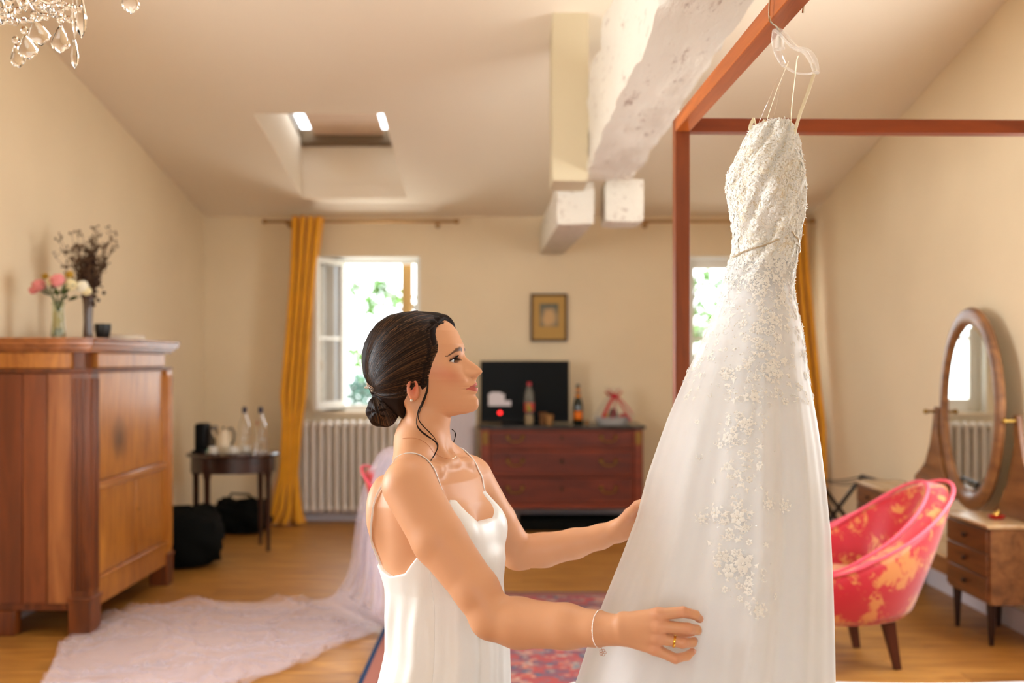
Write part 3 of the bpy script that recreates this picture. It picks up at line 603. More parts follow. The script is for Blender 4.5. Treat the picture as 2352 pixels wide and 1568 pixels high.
mb = MB(); rows = [[((math.cos(a)*.0448), math.sin(a)*.0448, z) for a in np.linspace(-2.5, -.64, 14)] for z in (.04, .115)]; mb.rings(rows, closed=False); mb.build('orange_label', mat('orange_label', (236, 120, 20), .5), ch).modifiers.new('t', 'SOLIDIFY').thickness = .0008
mb = MB(); mb.lathe([(.001, 0), (.012, .0), (.015, .012), (.018, .03), (.010, .04), (.001, .042)], 14); o = tag(mb.build('champagne_cork', mat('cork', (150, 100, 50), .8)), 'loose cork standing beside the champagne bottle', 'cork'); o.location = (.69, 8.52, CT)
gb = root('gift_basket', 'cellophane wrapped gift basket with red ribbon on the chest', 'gift basket', (.925, 8.62, CT))
mb = MB(); mb.lathe([(.001, .0), (.13, 0), (.165, .06), (.16, .062), (.125, .01), (.001, .01)], 32, e=(1, .7)); mb.build('tray', mat('grey_white_tray', (190, 185, 180), .4), gb)
mb = MB(); pr = []
for i, (r, z) in enumerate(((.168, .03), (.172, .07), (.13, .14), (.075, .21), (.02, .255), (.05, .29), (.075, .32))):
    pr.append([Vector((math.cos(a)*r*(1+.10*math.sin(7*a+i)), math.sin(a)*r*.7*(1+.10*math.sin(9*a)), z+.008*math.sin(11*a))) for a in [k*2*PI/44 for k in range(44)]])
mb.rings(pr, cap=False); mb.build('cellophane', mat('cellophane', (1, 1, 1), .08, alpha=.07), gb, smooth=0)
mb = MB()
for a, b, c in (((0, -.06, .25), (-.05, -.10, .17), (-.10, -.11, .06)), ((0, -.06, .25), (.06, -.10, .18), (.14, -.10, .03)), ((0, -.05, .26), (.02, -.09, .16), (-.02, -.12, .05)), ((0, -.05, .26), (.09, -.08, .2), (.155, -.09, .09))):
    p = [Vector(a), Vector(b), Vector(c)]; q = [p[0].lerp(p[1], t).lerp(p[1].lerp(p[2], t), t) for t in [i/10 for i in range(11)]]; mb.tube(q, .021, 6, flat=.25)
for s_ in (-1, 1): mb.tube([(0, -.05, .25), (s_*.04, -.06, .30), (s_*.07, -.06, .28), (s_*.04, -.06, .25), (0, -.05, .25)], .018, 6, flat=.3)
mb.build('red_ribbon', mat('red_ribbon', (200, 24, 50), .4), gb)
for nm, c, r, col in (('jar', (-.07, -.03, .05), (.035, .035, .05), (200, 160, 60)), ('packet', (.0, .0, .07), (.04, .03, .07), (90, 30, 24)), ('tin', (.08, -.02, .05), (.04, .035, .045), (180, 30, 40)), ('chocolate_box', (-.02, -.07, .04), (.05, .02, .03), (150, 40, 40))):
    mb = MB(); mb.ball((0, 0, 0), r, 14, 10); o = mb.build(nm, mat('gift_'+nm, col, .4), gb); o.location = c
# picture on the wall
pc = root('framed_picture', 'small framed picture of a landscape on the far wall', 'picture', (.385, 8.97, 1.83))
M_pfr = mat('dark_walnut_frame', (74, 44, 18), .4)
mb = MB(); a, b, t = .165, .215, .02
mb.box(-a, a, -.012, .02, b-t, b); mb.box(-a, a, -.012, .02, -b, -b+t); mb.box(-a, -a+t, -.012, .02, -b+t, b-t); mb.box(a-t, a, -.012, .02, -b+t, b-t); mb.build('frame', M_pfr, pc, bevel=.004)
mb = MB(); mb.box(-a+t, a-t, .0, .015, -b+t, b-t); mb.build('mount', mat('gold_mount', (190, 150, 78), .6), pc)
def picmat():
    m = bpy.data.materials.new('landscape_print'); m.use_nodes = True; n = m.node_tree; b = n.nodes['Principled BSDF']; L = n.links.new; b.inputs['Roughness'].default_value = .6
    t = n.nodes.new('ShaderNodeTexCoord'); no = n.nodes.new('ShaderNodeTexNoise'); no.inputs['Scale'].default_value = 14; no.inputs['Detail'].default_value = 3; L(t.outputs['Object'], no.inputs['Vector'])
    g = n.nodes.new('ShaderNodeTexGradient'); g.gradient_type = 'SPHERICAL'; mpn = n.nodes.new('ShaderNodeMapping'); mpn.inputs['Scale'].default_value = (10, 1, 8); L(t.outputs['Object'], mpn.inputs[0]); L(mpn.outputs[0], g.inputs[0])
    ma = n.nodes.new('ShaderNodeMath'); ma.operation = 'MULTIPLY_ADD'; ma.inputs[1].default_value = .7; L(no.outputs[0], ma.inputs[0]); L(g.outputs[0], ma.inputs[2])
    r = n.nodes.new('ShaderNodeValToRGB'); e = r.color_ramp.elements; e[0].position = .35; e[0].color = lin(84, 92, 84); e[1].position = .95; e[1].color = lin(206, 168, 118)
    k = e.new(.6); k.color = lin(140, 130, 105); L(ma.outputs[0], r.inputs[0]); L(r.outputs[0], b.inputs['Base Color']); return m
mb = MB(); mb.box(-.083, .083, -.002, .002, -.08, .125); mb.build('print', picmat(), pc)
# made-up drape and stand, standing in for a bluish patch of wall
cs = root('stand_in_drape', 'made-up pale lilac drape on a stand behind the bride', 'stand-in drape', (-.37, 8.55, 0))
mb = MB(); mb.tube([(-.15, 0, 0), (-.15, 0, 1.06)], .012, 8); mb.tube([(.10, 0, 0), (.10, 0, 1.06)], .012, 8); mb.tube([(-.15, 0, 1.05), (.10, 0, 1.05)], .012, 8)
for x in (-.15, .10): mb.tube([(x, -.12, .012), (x, .12, .012)], .012, 8)
mb.build('stand_in_frame', M_white, cs)
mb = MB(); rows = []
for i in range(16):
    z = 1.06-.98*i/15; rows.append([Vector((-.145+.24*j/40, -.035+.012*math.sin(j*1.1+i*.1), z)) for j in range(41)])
mb.rings(rows, closed=False); mb.build('stand_in_panel', mat('stand_in_pale_lilac', (222, 212, 214), .8), cs).modifiers.new('t', 'SOLIDIFY').thickness = .004
# ------------------------------------------------------------------ dressing table with oval mirror
M_wal = wood('walnut_veneer', (104, 62, 30), (160, 108, 62), .35, (9, 1, 9), 1.7, coat=.3)
M_walf = wood('walnut_front', (92, 50, 22), (140, 84, 44), .3, (9, 1, 9), 1.7, coat=.35)
M_wtop = wood('pale_walnut_top', (190, 152, 108), (220, 188, 146), .25, (9, 1, 9), 1.5, coat=.5)
M_dkleg = mat('dark_leg', (44, 22, 16), .35)
dt = root('dressing_table', 'walnut dressing table with two pedestals at the right wall', 'dressing table', (2.57, 5.94, 0))
dx0, dx1 = 2.42, 2.725
for ya, yb in ((5.0, 5.48), (6.40, 6.88)):
    mb = MB(); mb.box(dx0+.012, dx1, ya, yb, .215, .60); pd = mb.build('pedestal', M_wal, dt, w=1, bevel=.003)
    mb = MB(); mb.box(dx0-.012, dx1, ya-.012, yb+.012, .60, .62); mb.build('tabletop', M_wtop, dt, w=1, bevel=.004)
    for k in range(3):
        a = .235+k*.12; mb = MB(); mb.box(dx0-.004, dx0+.014, ya+.015, yb-.015, a, a+.112); d_ = mb.build('drawer', M_walf, dt, w=1, bevel=.003)
        mb = MB(); mb.ball((dx0-.014, (ya+yb)/2, a+.056), (.012, .012, .012), 10, 6); mb.build('knob', M_dkleg, d_, w=1)
    for x in (dx0+.04, dx1-.04):
        for y in (ya+.05, yb-.05):
            mb = MB(); mb.lathe([(.001, 0), (.012, 0), (.024, .21), (.024, .22), (.001, .22)], 12, (x, y, 0)); mb.build('leg', M_dkleg, dt, w=1)
mb = MB(); mb.box(dx0+.03, dx1, 5.48, 6.40, .25, .35); mb.build('low_drawer_unit', M_wal, dt, w=1, bevel=.003)
mb = MB(); mb.box(dx0+.01, dx1, 5.481, 6.399, .35, .37); mb.build('low_shelf', M_wtop, dt, w=1, bevel=.004)
# mirror wings: shaped boards either side of the mirror
mc = (5.68, 1.17)
for s_ in (-1, 1):
    o_ = [(.80, .62), (.80, .70), (.73, .74), (.64, .80), (.57, .92), (.53, 1.05), (.505, 1.16), (.46, 1.16), (.47, 1.0), (.40, .8), (.30, .66), (.24, .62)]
    poly = [(mc[0]+s_*a, b) for a, b in o_]; mb = MB(); mb.prism(poly, 'x', 2.655, 2.685); mb.build('mirror_wing', M_wal, dt, w=1, bevel=.004)
def oval(a, b, n=64): return [(math.cos(2*PI*k/n)*a, math.sin(2*PI*k/n)*b) for k in range(n)]
rings = []
for a, b, x in ((.46, .575, 2.66), (.465, .58, 2.645), (.455, .57, 2.63), (.42, .53, 2.622), (.385, .495, 2.628), (.37, .48, 2.64), (.37, .48, 2.66)):
    rings.append([(x, mc[0]+u, mc[1]+v) for u, v in oval(a, b)])
def mrot(mb):
    R = Matrix.Translation((2.648, mc[0], 0)) @ Matrix.Rotation(math.radians(-5), 4, 'Z') @ Matrix.Translation((-2.648, -mc[0], 0)); mb.v = [tuple(R @ Vector(v)) for v in mb.v]; return mb
mb = MB(); mb.rings(rings, cap=False, loop=True); mrot(mb).build('mirror_frame', M_wal, dt, w=1)
mb = MB(); mb.rings([[(2.648, mc[0]+u, mc[1]+v) for u, v in oval(.385, .50)], [(2.6475, mc[0]+u, mc[1]+v) for u, v in oval(.372, .485)], [(2.6445, mc[0]+u, mc[1]+v) for u, v in oval(.35, .46)]]); mrot(mb).build('mirror_glass', mat('silvered_mirror', (235, 235, 228), .02, 1), dt, w=1, smooth=4)
for s_ in (-1, 1):
    mb = MB(); mb.tube([(2.60, mc[0]+s_*.488, 1.13), (2.66, mc[0]+s_*.488, 1.13)], .009, 10); mb.ball((2.598, mc[0]+s_*.488, 1.13), .016, 10, 8); mb.build('pivot_knob', M_brass, dt, w=1)
jw = root('trinket_dish', 'small red and gold trinket dish on the near pedestal of dressing table', 'dish', (2.56, 5.20, .621))
mb = MB(); mb.lathe([(.001, 0), (.03, 0), (.045, .015), (.042, .016), (.028, .005), (.001, .005)], 20); mb.build('dish', mat('red_enamel', (190, 40, 40), .3), jw)
mb = MB(); mb.ball((0, 0, .02), (.022, .018, .016), 12, 8); mb.ball((.012, .005, .034), .009, 8, 6); mb.build('gold_trinket', mat('bright_gold', (240, 200, 110), .15, 1), jw)
# ------------------------------------------------------------------ luggage rack
lr = root('luggage_rack', 'dark folding luggage rack with crossed legs beside the yellow curtain', 'luggage rack', (2.44, 7.25, 0))
M_ebony = mat('ebony_wood', (34, 22, 16), .4)
for y in (-.18, .18):
    for s_ in (-1, 1):
        mb = MB(); yy = y+s_*.013; mb.rings([[(s_*-.22-.016, yy-.011, 0), (s_*-.22+.016, yy-.011, 0), (s_*-.22+.016, yy+.011, 0), (s_*-.22-.016, yy+.011, 0)], [(s_*.22-.016, yy-.011, .58), (s_*.22+.016, yy-.011, .58), (s_*.22+.016, yy+.011, .58), (s_*.22-.016, yy+.011, .58)]]); mb.build('leg', M_ebony, lr, bevel=.003)
for s_ in (-1, 1):
    mb = MB(); mb.tube([(s_*.22, -.2, .58), (s_*.22, .2, .58)], .015, 10); mb.build('top_bar', M_ebony, lr)
for y in (-.14, 0, .14):
    mb = MB(); rows = [[Vector((-.22+.44*k/10, y+d, .592-.035*math.sin(PI*k/10))) for k in range(11)] for d in (-.022, .022)]; mb.rings(rows, closed=False); mb.build('strap', mat('black_webbing', (30, 30, 30), .7) if y else mat('tan_webbing', (120, 104, 90), .7), lr).modifiers.new('t', 'SOLIDIFY').thickness = .003
# ------------------------------------------------------------------ tub chairs
def damask():
    m = bpy.data.materials.new('red_gold_damask'); m.use_nodes = True; n = m.node_tree; b = n.nodes['Principled BSDF']; L = n.links.new
    b.inputs['Roughness'].default_value = .45; b.inputs['Sheen Weight'].default_value = .4
    t = n.nodes.new('ShaderNodeTexCoord')
    no = n.nodes.new('ShaderNodeTexNoise'); no.inputs['Scale'].default_value = 7; no.inputs['Detail'].default_value = 2; L(t.outputs['Object'], no.inputs['Vector'])
    mx = n.nodes.new('ShaderNodeMix'); mx.data_type = 'RGBA'; mx.blend_type = 'LINEAR_LIGHT'; mx.inputs[0].default_value = .09; L(t.outputs['Object'], mx.inputs[6]); L(no.outputs['Color'], mx.inputs[7])
    wv = n.nodes.new('ShaderNodeTexVoronoi'); wv.feature = 'SMOOTH_F1'; wv.inputs['Scale'].default_value = 7.5; wv.inputs['Randomness'].default_value = .75; L(mx.outputs[2], wv.inputs['Vector'])
    n2 = n.nodes.new('ShaderNodeTexNoise'); n2.inputs['Scale'].default_value = 21; n2.inputs['Detail'].default_value = 3; n2.inputs['Distortion'].default_value = 1.6; L(t.outputs['Object'], n2.inputs['Vector'])
    ma = n.nodes.new('ShaderNodeMath'); ma.operation = 'MULTIPLY_ADD'; ma.inputs[1].default_value = 1.1; L(n2.outputs[0], ma.inputs[0]); L(wv.outputs['Distance'], ma.inputs[2])
    r = n.nodes.new('ShaderNodeValToRGB'); e = r.color_ramp.elements; e[0].position = .81; e[0].color = lin(218, 136, 70); e[1].position = .93; e[1].color = lin(196, 8, 36)
    L(ma.outputs[0], r.inputs[0]); L(r.outputs[0], b.inputs['Base Color']); return m
M_dam = damask(); M_pipe = mat('pink_piping', (236, 90, 110), .4); M_dam2 = mat('worn_gold_damask', (228, 170, 130), .6, var=.25, vscale=18)
def tub_chair(label, loc, rz, sx=1.0):
    """local: back towards +x, opens towards -x"""
    c = root('tub_chair', label, 'armchair', loc, rz, None)
    N = 40; A = math.radians(128); sz_ = .235
    def shell(t):  # t in -1..1 around
        a = t*A; hb = .5+.5*math.cos(a*.95); top = .50+.355*max(0, hb)**1.15 if abs(a) < PI*.95 else .5
        top = .465+.385*(max(0., math.cos(a*.66))**2.5)
        return a, top
    outer, inner, crest = [], [], []
    for i in range(N+1):
        a, top = shell(-1+2*i/N); ca, sa = math.cos(a), math.sin(a)
        lean = .14*max(0, ca)
        col = []
        for j in range(9):
            t = j/8; z = sz_+(top-sz_)*t; r = .285+.035*math.sin(PI*t*.8)+.03*t
            col.append(Vector((ca*r*1.02+lean*t**1.4, sa*r, z)))
        for j in range(9):
            t = 1-j/8; z = sz_+.1+(top-sz_-.1)*t; r = .225+.03*t
            col.append(Vector((ca*r+lean*t**1.4*.9, sa*r, z)))
        col[8] += Vector((0, 0, -.0)); outer.append(col)
        crest.append((Vector(col[8])+Vector(col[9]))*.5+Vector((0, 0, .012)))
    mb = MB(); mb.rings(outer); sh = mb.build('shell', M_dam, c, smooth=60); sh.modifiers.new('s', 'SUBSURF').levels = 1; sh.modifiers['s'].render_levels = 1
    mb = MB(); mb.tube([col[8]+Vector((0, 0, .003)) for col in outer], .008, 8); mb.build('piping', M_pipe, c)
    mb = MB(); mb.tube([col[9]+Vector((0, 0, .003)) for col in outer], .008, 8); mb.build('inner_piping', M_pipe, c)
    mb = MB(); prof = [(.001, .235), (.26, .235), (.28, .25), (.28, .33), (.001, .33)]; mb.lathe(prof, 32); mb.v = [(x if x > -.24 else -.24+(x+.24)*.2, y, z) for x, y, z in mb.v]; mb.build('seat_base', M_dam, c)
    mb = MB(); prof = [(.001, .332), (.215, .332), (.235, .35), (.235, .40), (.20, .43), (.001, .445)]; mb.lathe(prof, 32, (-.03, 0, 0)); mb.build('seat_cushion', M_dam2, c)
    for x, y, dx in ((.14, -.17, .04), (.14, .17, .04), (-.16, -.17, -.01), (-.16, .17, -.01)):
        mb = MB(); rings = []
        for t, h in ((0, .0), (1, .24)):
            s2 = .013+.011*t; px_, py_ = x+dx*(1-t), y*(1.05-.05*t); rings.append([(px_-s2, py_-s2, h), (px_+s2, py_-s2, h), (px_+s2, py_+s2, h), (px_-s2, py_+s2, h)])
        mb.rings(rings); mb.build('leg', mat('chair_leg_wood', (78, 34, 22), .35), c, bevel=.003)
    for ch_ in c.children:
        for v_ in ch_.data.vertices: v_.co.x *= sx
    return c
tub_chair('red and gold damask tub chair beside the dressing table', (1.58, 4.80, 0), math.radians(11), 1.24)
tub_chair('red damask tub chair behind the bride, draped with tulle', (-.31, 5.42, .012), math.radians(172))
sc_ = root('folded_cloth', 'white folded cloth on the arm of the right hand tub chair', 'cloth', (1.46, 4.86, .50))
soft_box('cloth_fold', None, (.10, .22, .05), mat('white_cotton', (232, 228, 226), .8), sc_, 4, .02, n=6)
# ------------------------------------------------------------------ rug
def rugmat():
    m = bpy.data.materials.new('oriental_rug_pile'); m.use_nodes = True; n = m.node_tree; b = n.nodes['Principled BSDF']; L = n.links.new
    b.inputs['Roughness'].default_value = .95
    t = n.nodes.new('ShaderNodeTexCoord'); s = n.nodes.new('ShaderNodeSeparateXYZ'); L(t.outputs['Object'], s.inputs[0])
    def M2(op, a, b_=None, c=None):
        k = n.nodes.new('ShaderNodeMath'); k.operation = op
        for i, q in enumerate((a, b_, c)):
            if q is None: continue
            if isinstance(q, (int, float)): k.inputs[i].default_value = q
            else: L(q, k.inputs[i])
        return k.outputs[0]
    ex = M2('SUBTRACT', .855, M2('ABSOLUTE', s.outputs['X'])); ey = M2('SUBTRACT', 1.35, M2('ABSOLUTE', s.outputs['Y'])); d = M2('MINIMUM', ex, ey)   # distance to the rug's edge
    vo = n.nodes.new('ShaderNodeTexVoronoi'); vo.inputs['Scale'].default_value = 17; vo.inputs['Randomness'].default_value = .55; L(t.outputs['Object'], vo.inputs['Vector'])
    r1 = n.nodes.new('ShaderNodeValToRGB'); r1.color_ramp.interpolation = 'CONSTANT'; e = r1.color_ramp.elements
    e[0].position = 0; e[0].color = lin(186, 88, 86); e[1].position = .30; e[1].color = lin(86, 98, 122)
    for p_, c_ in ((.45, (206, 168, 150)), (.6, (180, 88, 88)), (.72, (130, 140, 146)), (.84, (210, 124, 104)), (.93, (90, 88, 112))): k = e.new(p_); k.color = lin(*c_)
    sc2 = n.nodes.new('ShaderNodeSeparateColor'); L(vo.outputs['Color'], sc2.inputs[0]); L(sc2.outputs[0], r1.inputs[0])
    v2 = n.nodes.new('ShaderNodeTexVoronoi'); v2.inputs['Scale'].default_value = 38; L(t.outputs['Object'], v2.inputs['Vector'])
    r2 = n.nodes.new('ShaderNodeValToRGB'); r2.color_ramp.interpolation = 'CONSTANT'; e = r2.color_ramp.elements
    e[0].position = 0; e[0].color = lin(168, 84, 86); e[1].position = .5; e[1].color = lin(104, 112, 130)
    for p_, c_ in ((.7, (200, 160, 140)), (.82, (180, 74, 70))): k = e.new(p_); k.color = lin(*c_)
    sc3 = n.nodes.new('ShaderNodeSeparateColor'); L(v2.outputs['Color'], sc3.inputs[0]); L(sc3.outputs[1], r2.inputs[0])
    mm = n.nodes.new('ShaderNodeMix'); mm.data_type = 'RGBA'; mm.inputs[0].default_value = .5; L(r1.outputs[0], mm.inputs[6]); L(r2.outputs[0], mm.inputs[7])
    bd = n.nodes.new('ShaderNodeValToRGB'); bd.color_ramp.interpolation = 'CONSTANT'; e = bd.color_ramp.elements   # border bands: blue binding, rose, dark, pattern, rose
    e[0].position = 0; e[0].color = lin(30, 62, 100)+() ; e[1].position = .022; e[1].color = lin(176, 112, 98)
    for p_, c_ in ((.085, (110, 56, 66)), (.10, (0, 0, 0)), (.30, (170, 92, 86)), (.33, (60, 62, 84)), (.345, (0, 0, 0))):
        k = e.new(p_); k.color = lin(*c_)
    L(d, bd.inputs[0])
    lum = n.nodes.new('ShaderNodeRGBToBW'); L(bd.outputs[0], lum.inputs[0]); gt = M2('GREATER_THAN', lum.outputs[0], .002)
    mx = n.nodes.new('ShaderNodeMix'); mx.data_type = 'RGBA'; L(gt, mx.inputs[0]); L(mm.outputs[2], mx.inputs[6]); L(bd.outputs[0], mx.inputs[7]); L(mx.outputs[2], b.inputs['Base Color'])
    no = n.nodes.new('ShaderNodeTexNoise'); no.inputs['Scale'].default_value = 260; L(t.outputs['Object'], no.inputs['Vector']); bu = n.nodes.new('ShaderNodeBump'); bu.inputs['Distance'].default_value = .004; L(no.outputs[0], bu.inputs['Height']); L(bu.outputs[0], b.inputs['Normal'])
    return m
mb = MB(); rows = [[Vector((-.855+1.71*i/30, -1.35+2.7*j/30, .010+.002*math.sin(i*1.3)*math.sin(j*.9))) for i in range(31)] for j in range(31)]
mb.rings(rows, closed=False); rg = mb.build('oriental_rug', rugmat(), smooth=80); rg.location = (.195, 4.8, 0); s_ = rg.modifiers.new('t', 'SOLIDIFY'); s_.thickness = .008; s_.offset = -1
tag(rg, 'red and blue patterned oriental rug on the wooden floor', 'rug')
# ------------------------------------------------------------------ bed with canopy frame
M_bed = wood('orange_brown_bed_wood', (104, 42, 6), (142, 66, 16), .42, (9, 9, .8), 2, coat=.05)
M_bedr = wood('orange_brown_rail_wood', (150, 70, 14), (200, 104, 34), .42, (9, .8, 9), 2, coat=.05)
bd = root('canopy_bed', 'orange-brown four-poster bed frame, the post right of the chest', 'bed', (.554, 3.32, 0), .0258)
for x, y in ((0, -.05), (1.6, -.05), (0, -2.25), (1.6, -2.25)):
    mb = MB(); mb.box(x, x+.048, y, y+.05, 0, 2.245); mb.build('post', M_bed, bd, bevel=.002)
for x in (0, 1.6):
    mb = MB(); mb.box(x, x+.048, -2.2, -.05, 2.20, 2.2455); mb.build('side_rail', M_bedr, bd, bevel=.002)
    mb = MB(); mb.box(x+.006, x+.04, -2.2, -.05, .12, .22); mb.build('bed_side', M_bedr, bd, bevel=.002)
for y in (-.05, -2.25):
    mb = MB(); mb.box(.048, 1.6, y, y+.05, 2.20, 2.245); mb.build('end_rail', wood('end_rail_wood_%d' % (y < -1), (110, 40, 6), (150, 64, 14), .42, (.8, 9, 9), 2), bd, bevel=.002)
    mb = MB(); mb.box(.048, 1.6, y+.006, y+.04, .12, .26); mb.build('bed_end', M_bedr, bd, bevel=.002)
mb = MB(); mb.box(.05, 1.59, -2.19, -.06, .12, .30); mb.build('mattress', M_offwhite, bd, bevel=.03)
import bmesh
from mathutils import noise
mb = MB(); nx, ny = 60, 50; rows = []
M_linen = mat('white_bed_linen', (236, 234, 236), .85, bump=.001, bscale=90)
for j in range(ny+1):
    row = []
    for i in range(nx+1):
        u = -1+2*i/nx; v = -1+2*j/ny; x = .14+(u+1)/2*2.2; y = 1.22+(v+1)/2*1.99
        d = max(0, (abs(u)-.93)/.07); e_ = max(0, (abs(v)-.95)/.05); z = .427-.10*(d**3)-.10*e_**3+.006*noise.noise(Vector((x*3, y*3, 0)))
        row.append(Vector((x, y, z)))
    rows.append(row)
mb.rings(rows, closed=False); dv = mb.build('duvet', M_linen, smooth=80); s_ = dv.modifiers.new('t', 'SOLIDIFY'); s_.thickness = .10; s_.offset = -1
tag(dv, 'white duvet spread over the four-poster bed', 'duvet')
# ------------------------------------------------------------------ crystal chandelier
M_cry = mat('lead_crystal', (255, 252, 248), .03, trans=1, ior=1.5)
chd = root('chandelier', 'clear crystal chandelier hanging from the ceiling at the top left', 'chandelier', tuple(P(20, -190, 2.6)))
cc = Vector(chd.location)
def kite(mb, top, h, w, yaw=0, tilt=0, depth=.008):
    pr = [(0, 1), (.16, .86), (.30, .66), (.44, .44), (.50, .28), (.44, .20), (.40, .13), (.26, .10), (.16, .02), (0, -.04)]
    out = [(x*w, (y-1)*h) for x, y in pr]+[(-x*w, (y-1)*h) for x, y in pr[-2:0:-1]]
    R = Matrix.Rotation(yaw, 4, 'Z') @ Matrix.Rotation(tilt, 4, 'Y')
    def ring(k, d): return [Vector(top)+R @ Vector((x*k, d, (z+h*.62)*k-h*.62)) for x, z in out]
    mb.rings([ring(.62, -depth), ring(.84, -depth*.8), ring(1, 0), ring(.84, depth*.8), ring(.62, depth)])
def bead(mb, c, r, yaw=0): mb.ball(c, (r, r*.7, r), 8, 5, Matrix.Rotation(yaw, 4, 'Z'))
def part(name, mb): o = mb.build(name, M_cry, chd, w=1, smooth=18); return o
for px_, py_, h, w, yw, tl, dz in ((79, 42, .070, .056, .35, -.25, 0), (56, 78, .066, .052, .2, -.2, .04), (36, 100, .066, .050, -.3, -.2, .1), (139, 54, .074, .050, .05, 0, -.02), (298, -38, .076, .046, .2, -.05, -.05), (20, -10, .08, .055, .1, .3, 0), (262, -60, .06, .05, .5, 0, -.1)):
    mb = MB(); p = P(px_, py_, 2.6+dz); kite(mb, p, h, w, yw, tl); part('pendant_drop', mb)
    mb = MB(); bead(mb, p+Vector((0, 0, .010)), .011); part('bead', mb)
for (a, b, n_) in (((0, 45), (60, 5), 5), ((28, 48), (150, 22), 7), ((100, 10), (165, 45), 5), ((60, -15), (120, 25), 4), ((120, -5), (190, 20), 5), ((0, 20), (40, 52), 4)):
    for k in range(n_):
        t = (k+.5)/n_; mb = MB(); p = P(a[0]+(b[0]-a[0])*t, a[1]+(b[1]-a[1])*t+8*math.sin(PI*t), 2.6+random.uniform(-.05, .05)); mb.ball(p, random.choice(((.010, .008, .010), (.014, .007, .008))), 8, 5); part('bead', mb)
def icicle(px0, py0, px1, py1, r, dz=0):
    a, b = P(px0, py0, 2.6+dz), P(px1, py1, 2.6+dz); mb = MB(); mb.tube([a, a.lerp(b, .12), a.lerp(b, .55), a.lerp(b, .8), b], [r*.3, r*.5, r, r*.8, .0006], 6); part('prism', mb)
icicle(171, 92, 172, 158, .0105); icicle(182, -20, 187, 88, .016, .03); icicle(170, -30, 172, 90, .008, .02); icicle(-5, -20, 5, 55, .014, -.03); icicle(20, -60, 26, 20, .012, .06); icicle(40, -30, 60, 28, .014, .0)
# glass arms and stem
for k in range(6):
    a = math.radians(8+60*k); d = Vector((math.cos(a), math.sin(a), 0)); R_ = .245; pts = []
    for j in range(15):
        t = j/14; pts.append(cc+Vector((0, 0, -.02))+d*(R_*t)+Vector((0, 0, -.24*math.sin(PI*min(1, t*1.08))**.8*1.0+.10*t)))
    mb = MB(); mb.tube(pts, .0075, 8); part('glass_arm', mb)
    e = pts[-1]; mb = MB(); mb.lathe([(.002, 0), (.03, .006), (.045, .02), (.043, .022), (.012, .012), (.012, .05), (.001, .05)], 16, e); part('drip_pan', mb)
    mb = MB(); mb.lathe([(.001, .0), (.009, 0), (.009, .07), (.006, .08), (.001, .085)], 12, e+Vector((0, 0, .05))); mb.build('candle_tube', M_china, chd, w=1)
    for q in range(3):
        f_ = e+Vector((math.cos(q*2.1)*.04, math.sin(q*2.1)*.04, .015))
        if k not in (0, 5): mb = MB(); kite(mb, f_, .06, .034, q*2.1+1.5); part('pendant_drop', mb)
mb = MB(); zt = ceil_z(cc.y)-cc.z
mb.lathe([(.001, -.22), (.02, -.21), (.045, -.17), (.02, -.13), (.014, -.08), (.04, -.02), (.03, .03), (.012, .07), (.02, .13), (.035, .18), (.012, .24), (.006, .27), (.001, .28)], 20, cc); part('stem', mb)
mb = MB(); mb.tube([cc+Vector((0, 0, .27)), cc+Vector((0, 0, zt-.03))], .004, 6); mb.lathe([(.001, -.06), (.02, -.05), (.05, -.01), (.05, 0), (.001, 0)], 20, cc+Vector((0, 0, zt))); mb.build('chain_and_rose', M_brass, chd, w=1)
# ------------------------------------------------------------------ trees outside the far windows
M_gl = mat('fresh_green_leaf', (78, 122, 34), .5, var=.35, vscale=3, trans=.0)
M_bark = mat('grey_bark', (96, 84, 70), .9)
def tree(label, base, h, clusters, seed, m=M_gl, sz_=.085, n=60):
    rr = random.Random(seed); t = root('tree', label, 'tree', base); b0 = Vector(base)
    mb = MB(); mb.tube([(0, 0, 0), (.1, 0, h*.3), (0, .1, h*.6), (.05, .05, h)], [.12, .09, .06, .02], 8); mb.build('trunk', M_bark, t)
    lf = MB(); br = MB()
    for px_, py_, Z_, r in clusters:
        c = P(px_, py_, Z_)-b0; s0 = Vector((.03, .03, min(h*.9, max(.5, c.z-.6)))); mid = (s0+c)/2+Vector((0, 0, .15)); br.tube([s0, mid, c, c+Vector((r*.5, 0, r*.2))], [.03, .018, .01, .004], 5)
        for k in range(n):
            q = c+Vector([rr.gauss(0, r*.5) for _ in range(3)]); d = Vector([rr.uniform(-1, 1) for _ in range(3)]).normalized(); s_ = d.orthogonal().normalized(); L_ = sz_*rr.uniform(.7, 1.3)
            lf.rings([[q-s_*.004, q+s_*.004], [q+d*L_*.5-s_*L_*.32, q+d*L_*.5+s_*L_*.32], [q+d*L_, q+d*L_+s_*.003]], closed=False)
            if k % 12 == 0: br.tube([c, q], .004, 4)
    br.build('branches', M_bark, t); lf.build('foliage', m, t, kind='stuff')
GZ = -3.0
tree('leafy green tree outside the open window', (-.9, 14.5, GZ), 5.5, [(815, 660, 13.5, .13), (858, 690, 13.3, .20), (885, 672, 13.6, .18), (850, 706, 13.4, .15), (905, 700, 13.5, .2), (820, 822, 13.2, .16), (835, 836, 13.4, .2), (870, 650, 13.5, .12), (765, 640, 13.8, .3), (755, 720, 13.8, .35), (765, 800, 13.8, .35), (905, 860, 13.6, .25)], 3, n=42)
tree('pale leafy tree outside the window behind the dress', (2.6, 14.5, GZ), 5.5, [(1625, 632, 13.5, .12), (1650, 650, 13.5, .16), (1605, 695, 13.5, .14), (1625, 735, 13.3, .14), (1608, 760, 13.2, .22), (1595, 780, 13.4, .16), (1640, 700, 13.4, .16), (1600, 650, 13.4, .14), (1598, 720, 13.4, .14), (1640, 770, 13.4, .2), (1720, 700, 13.4, .4)], 5, n=40)
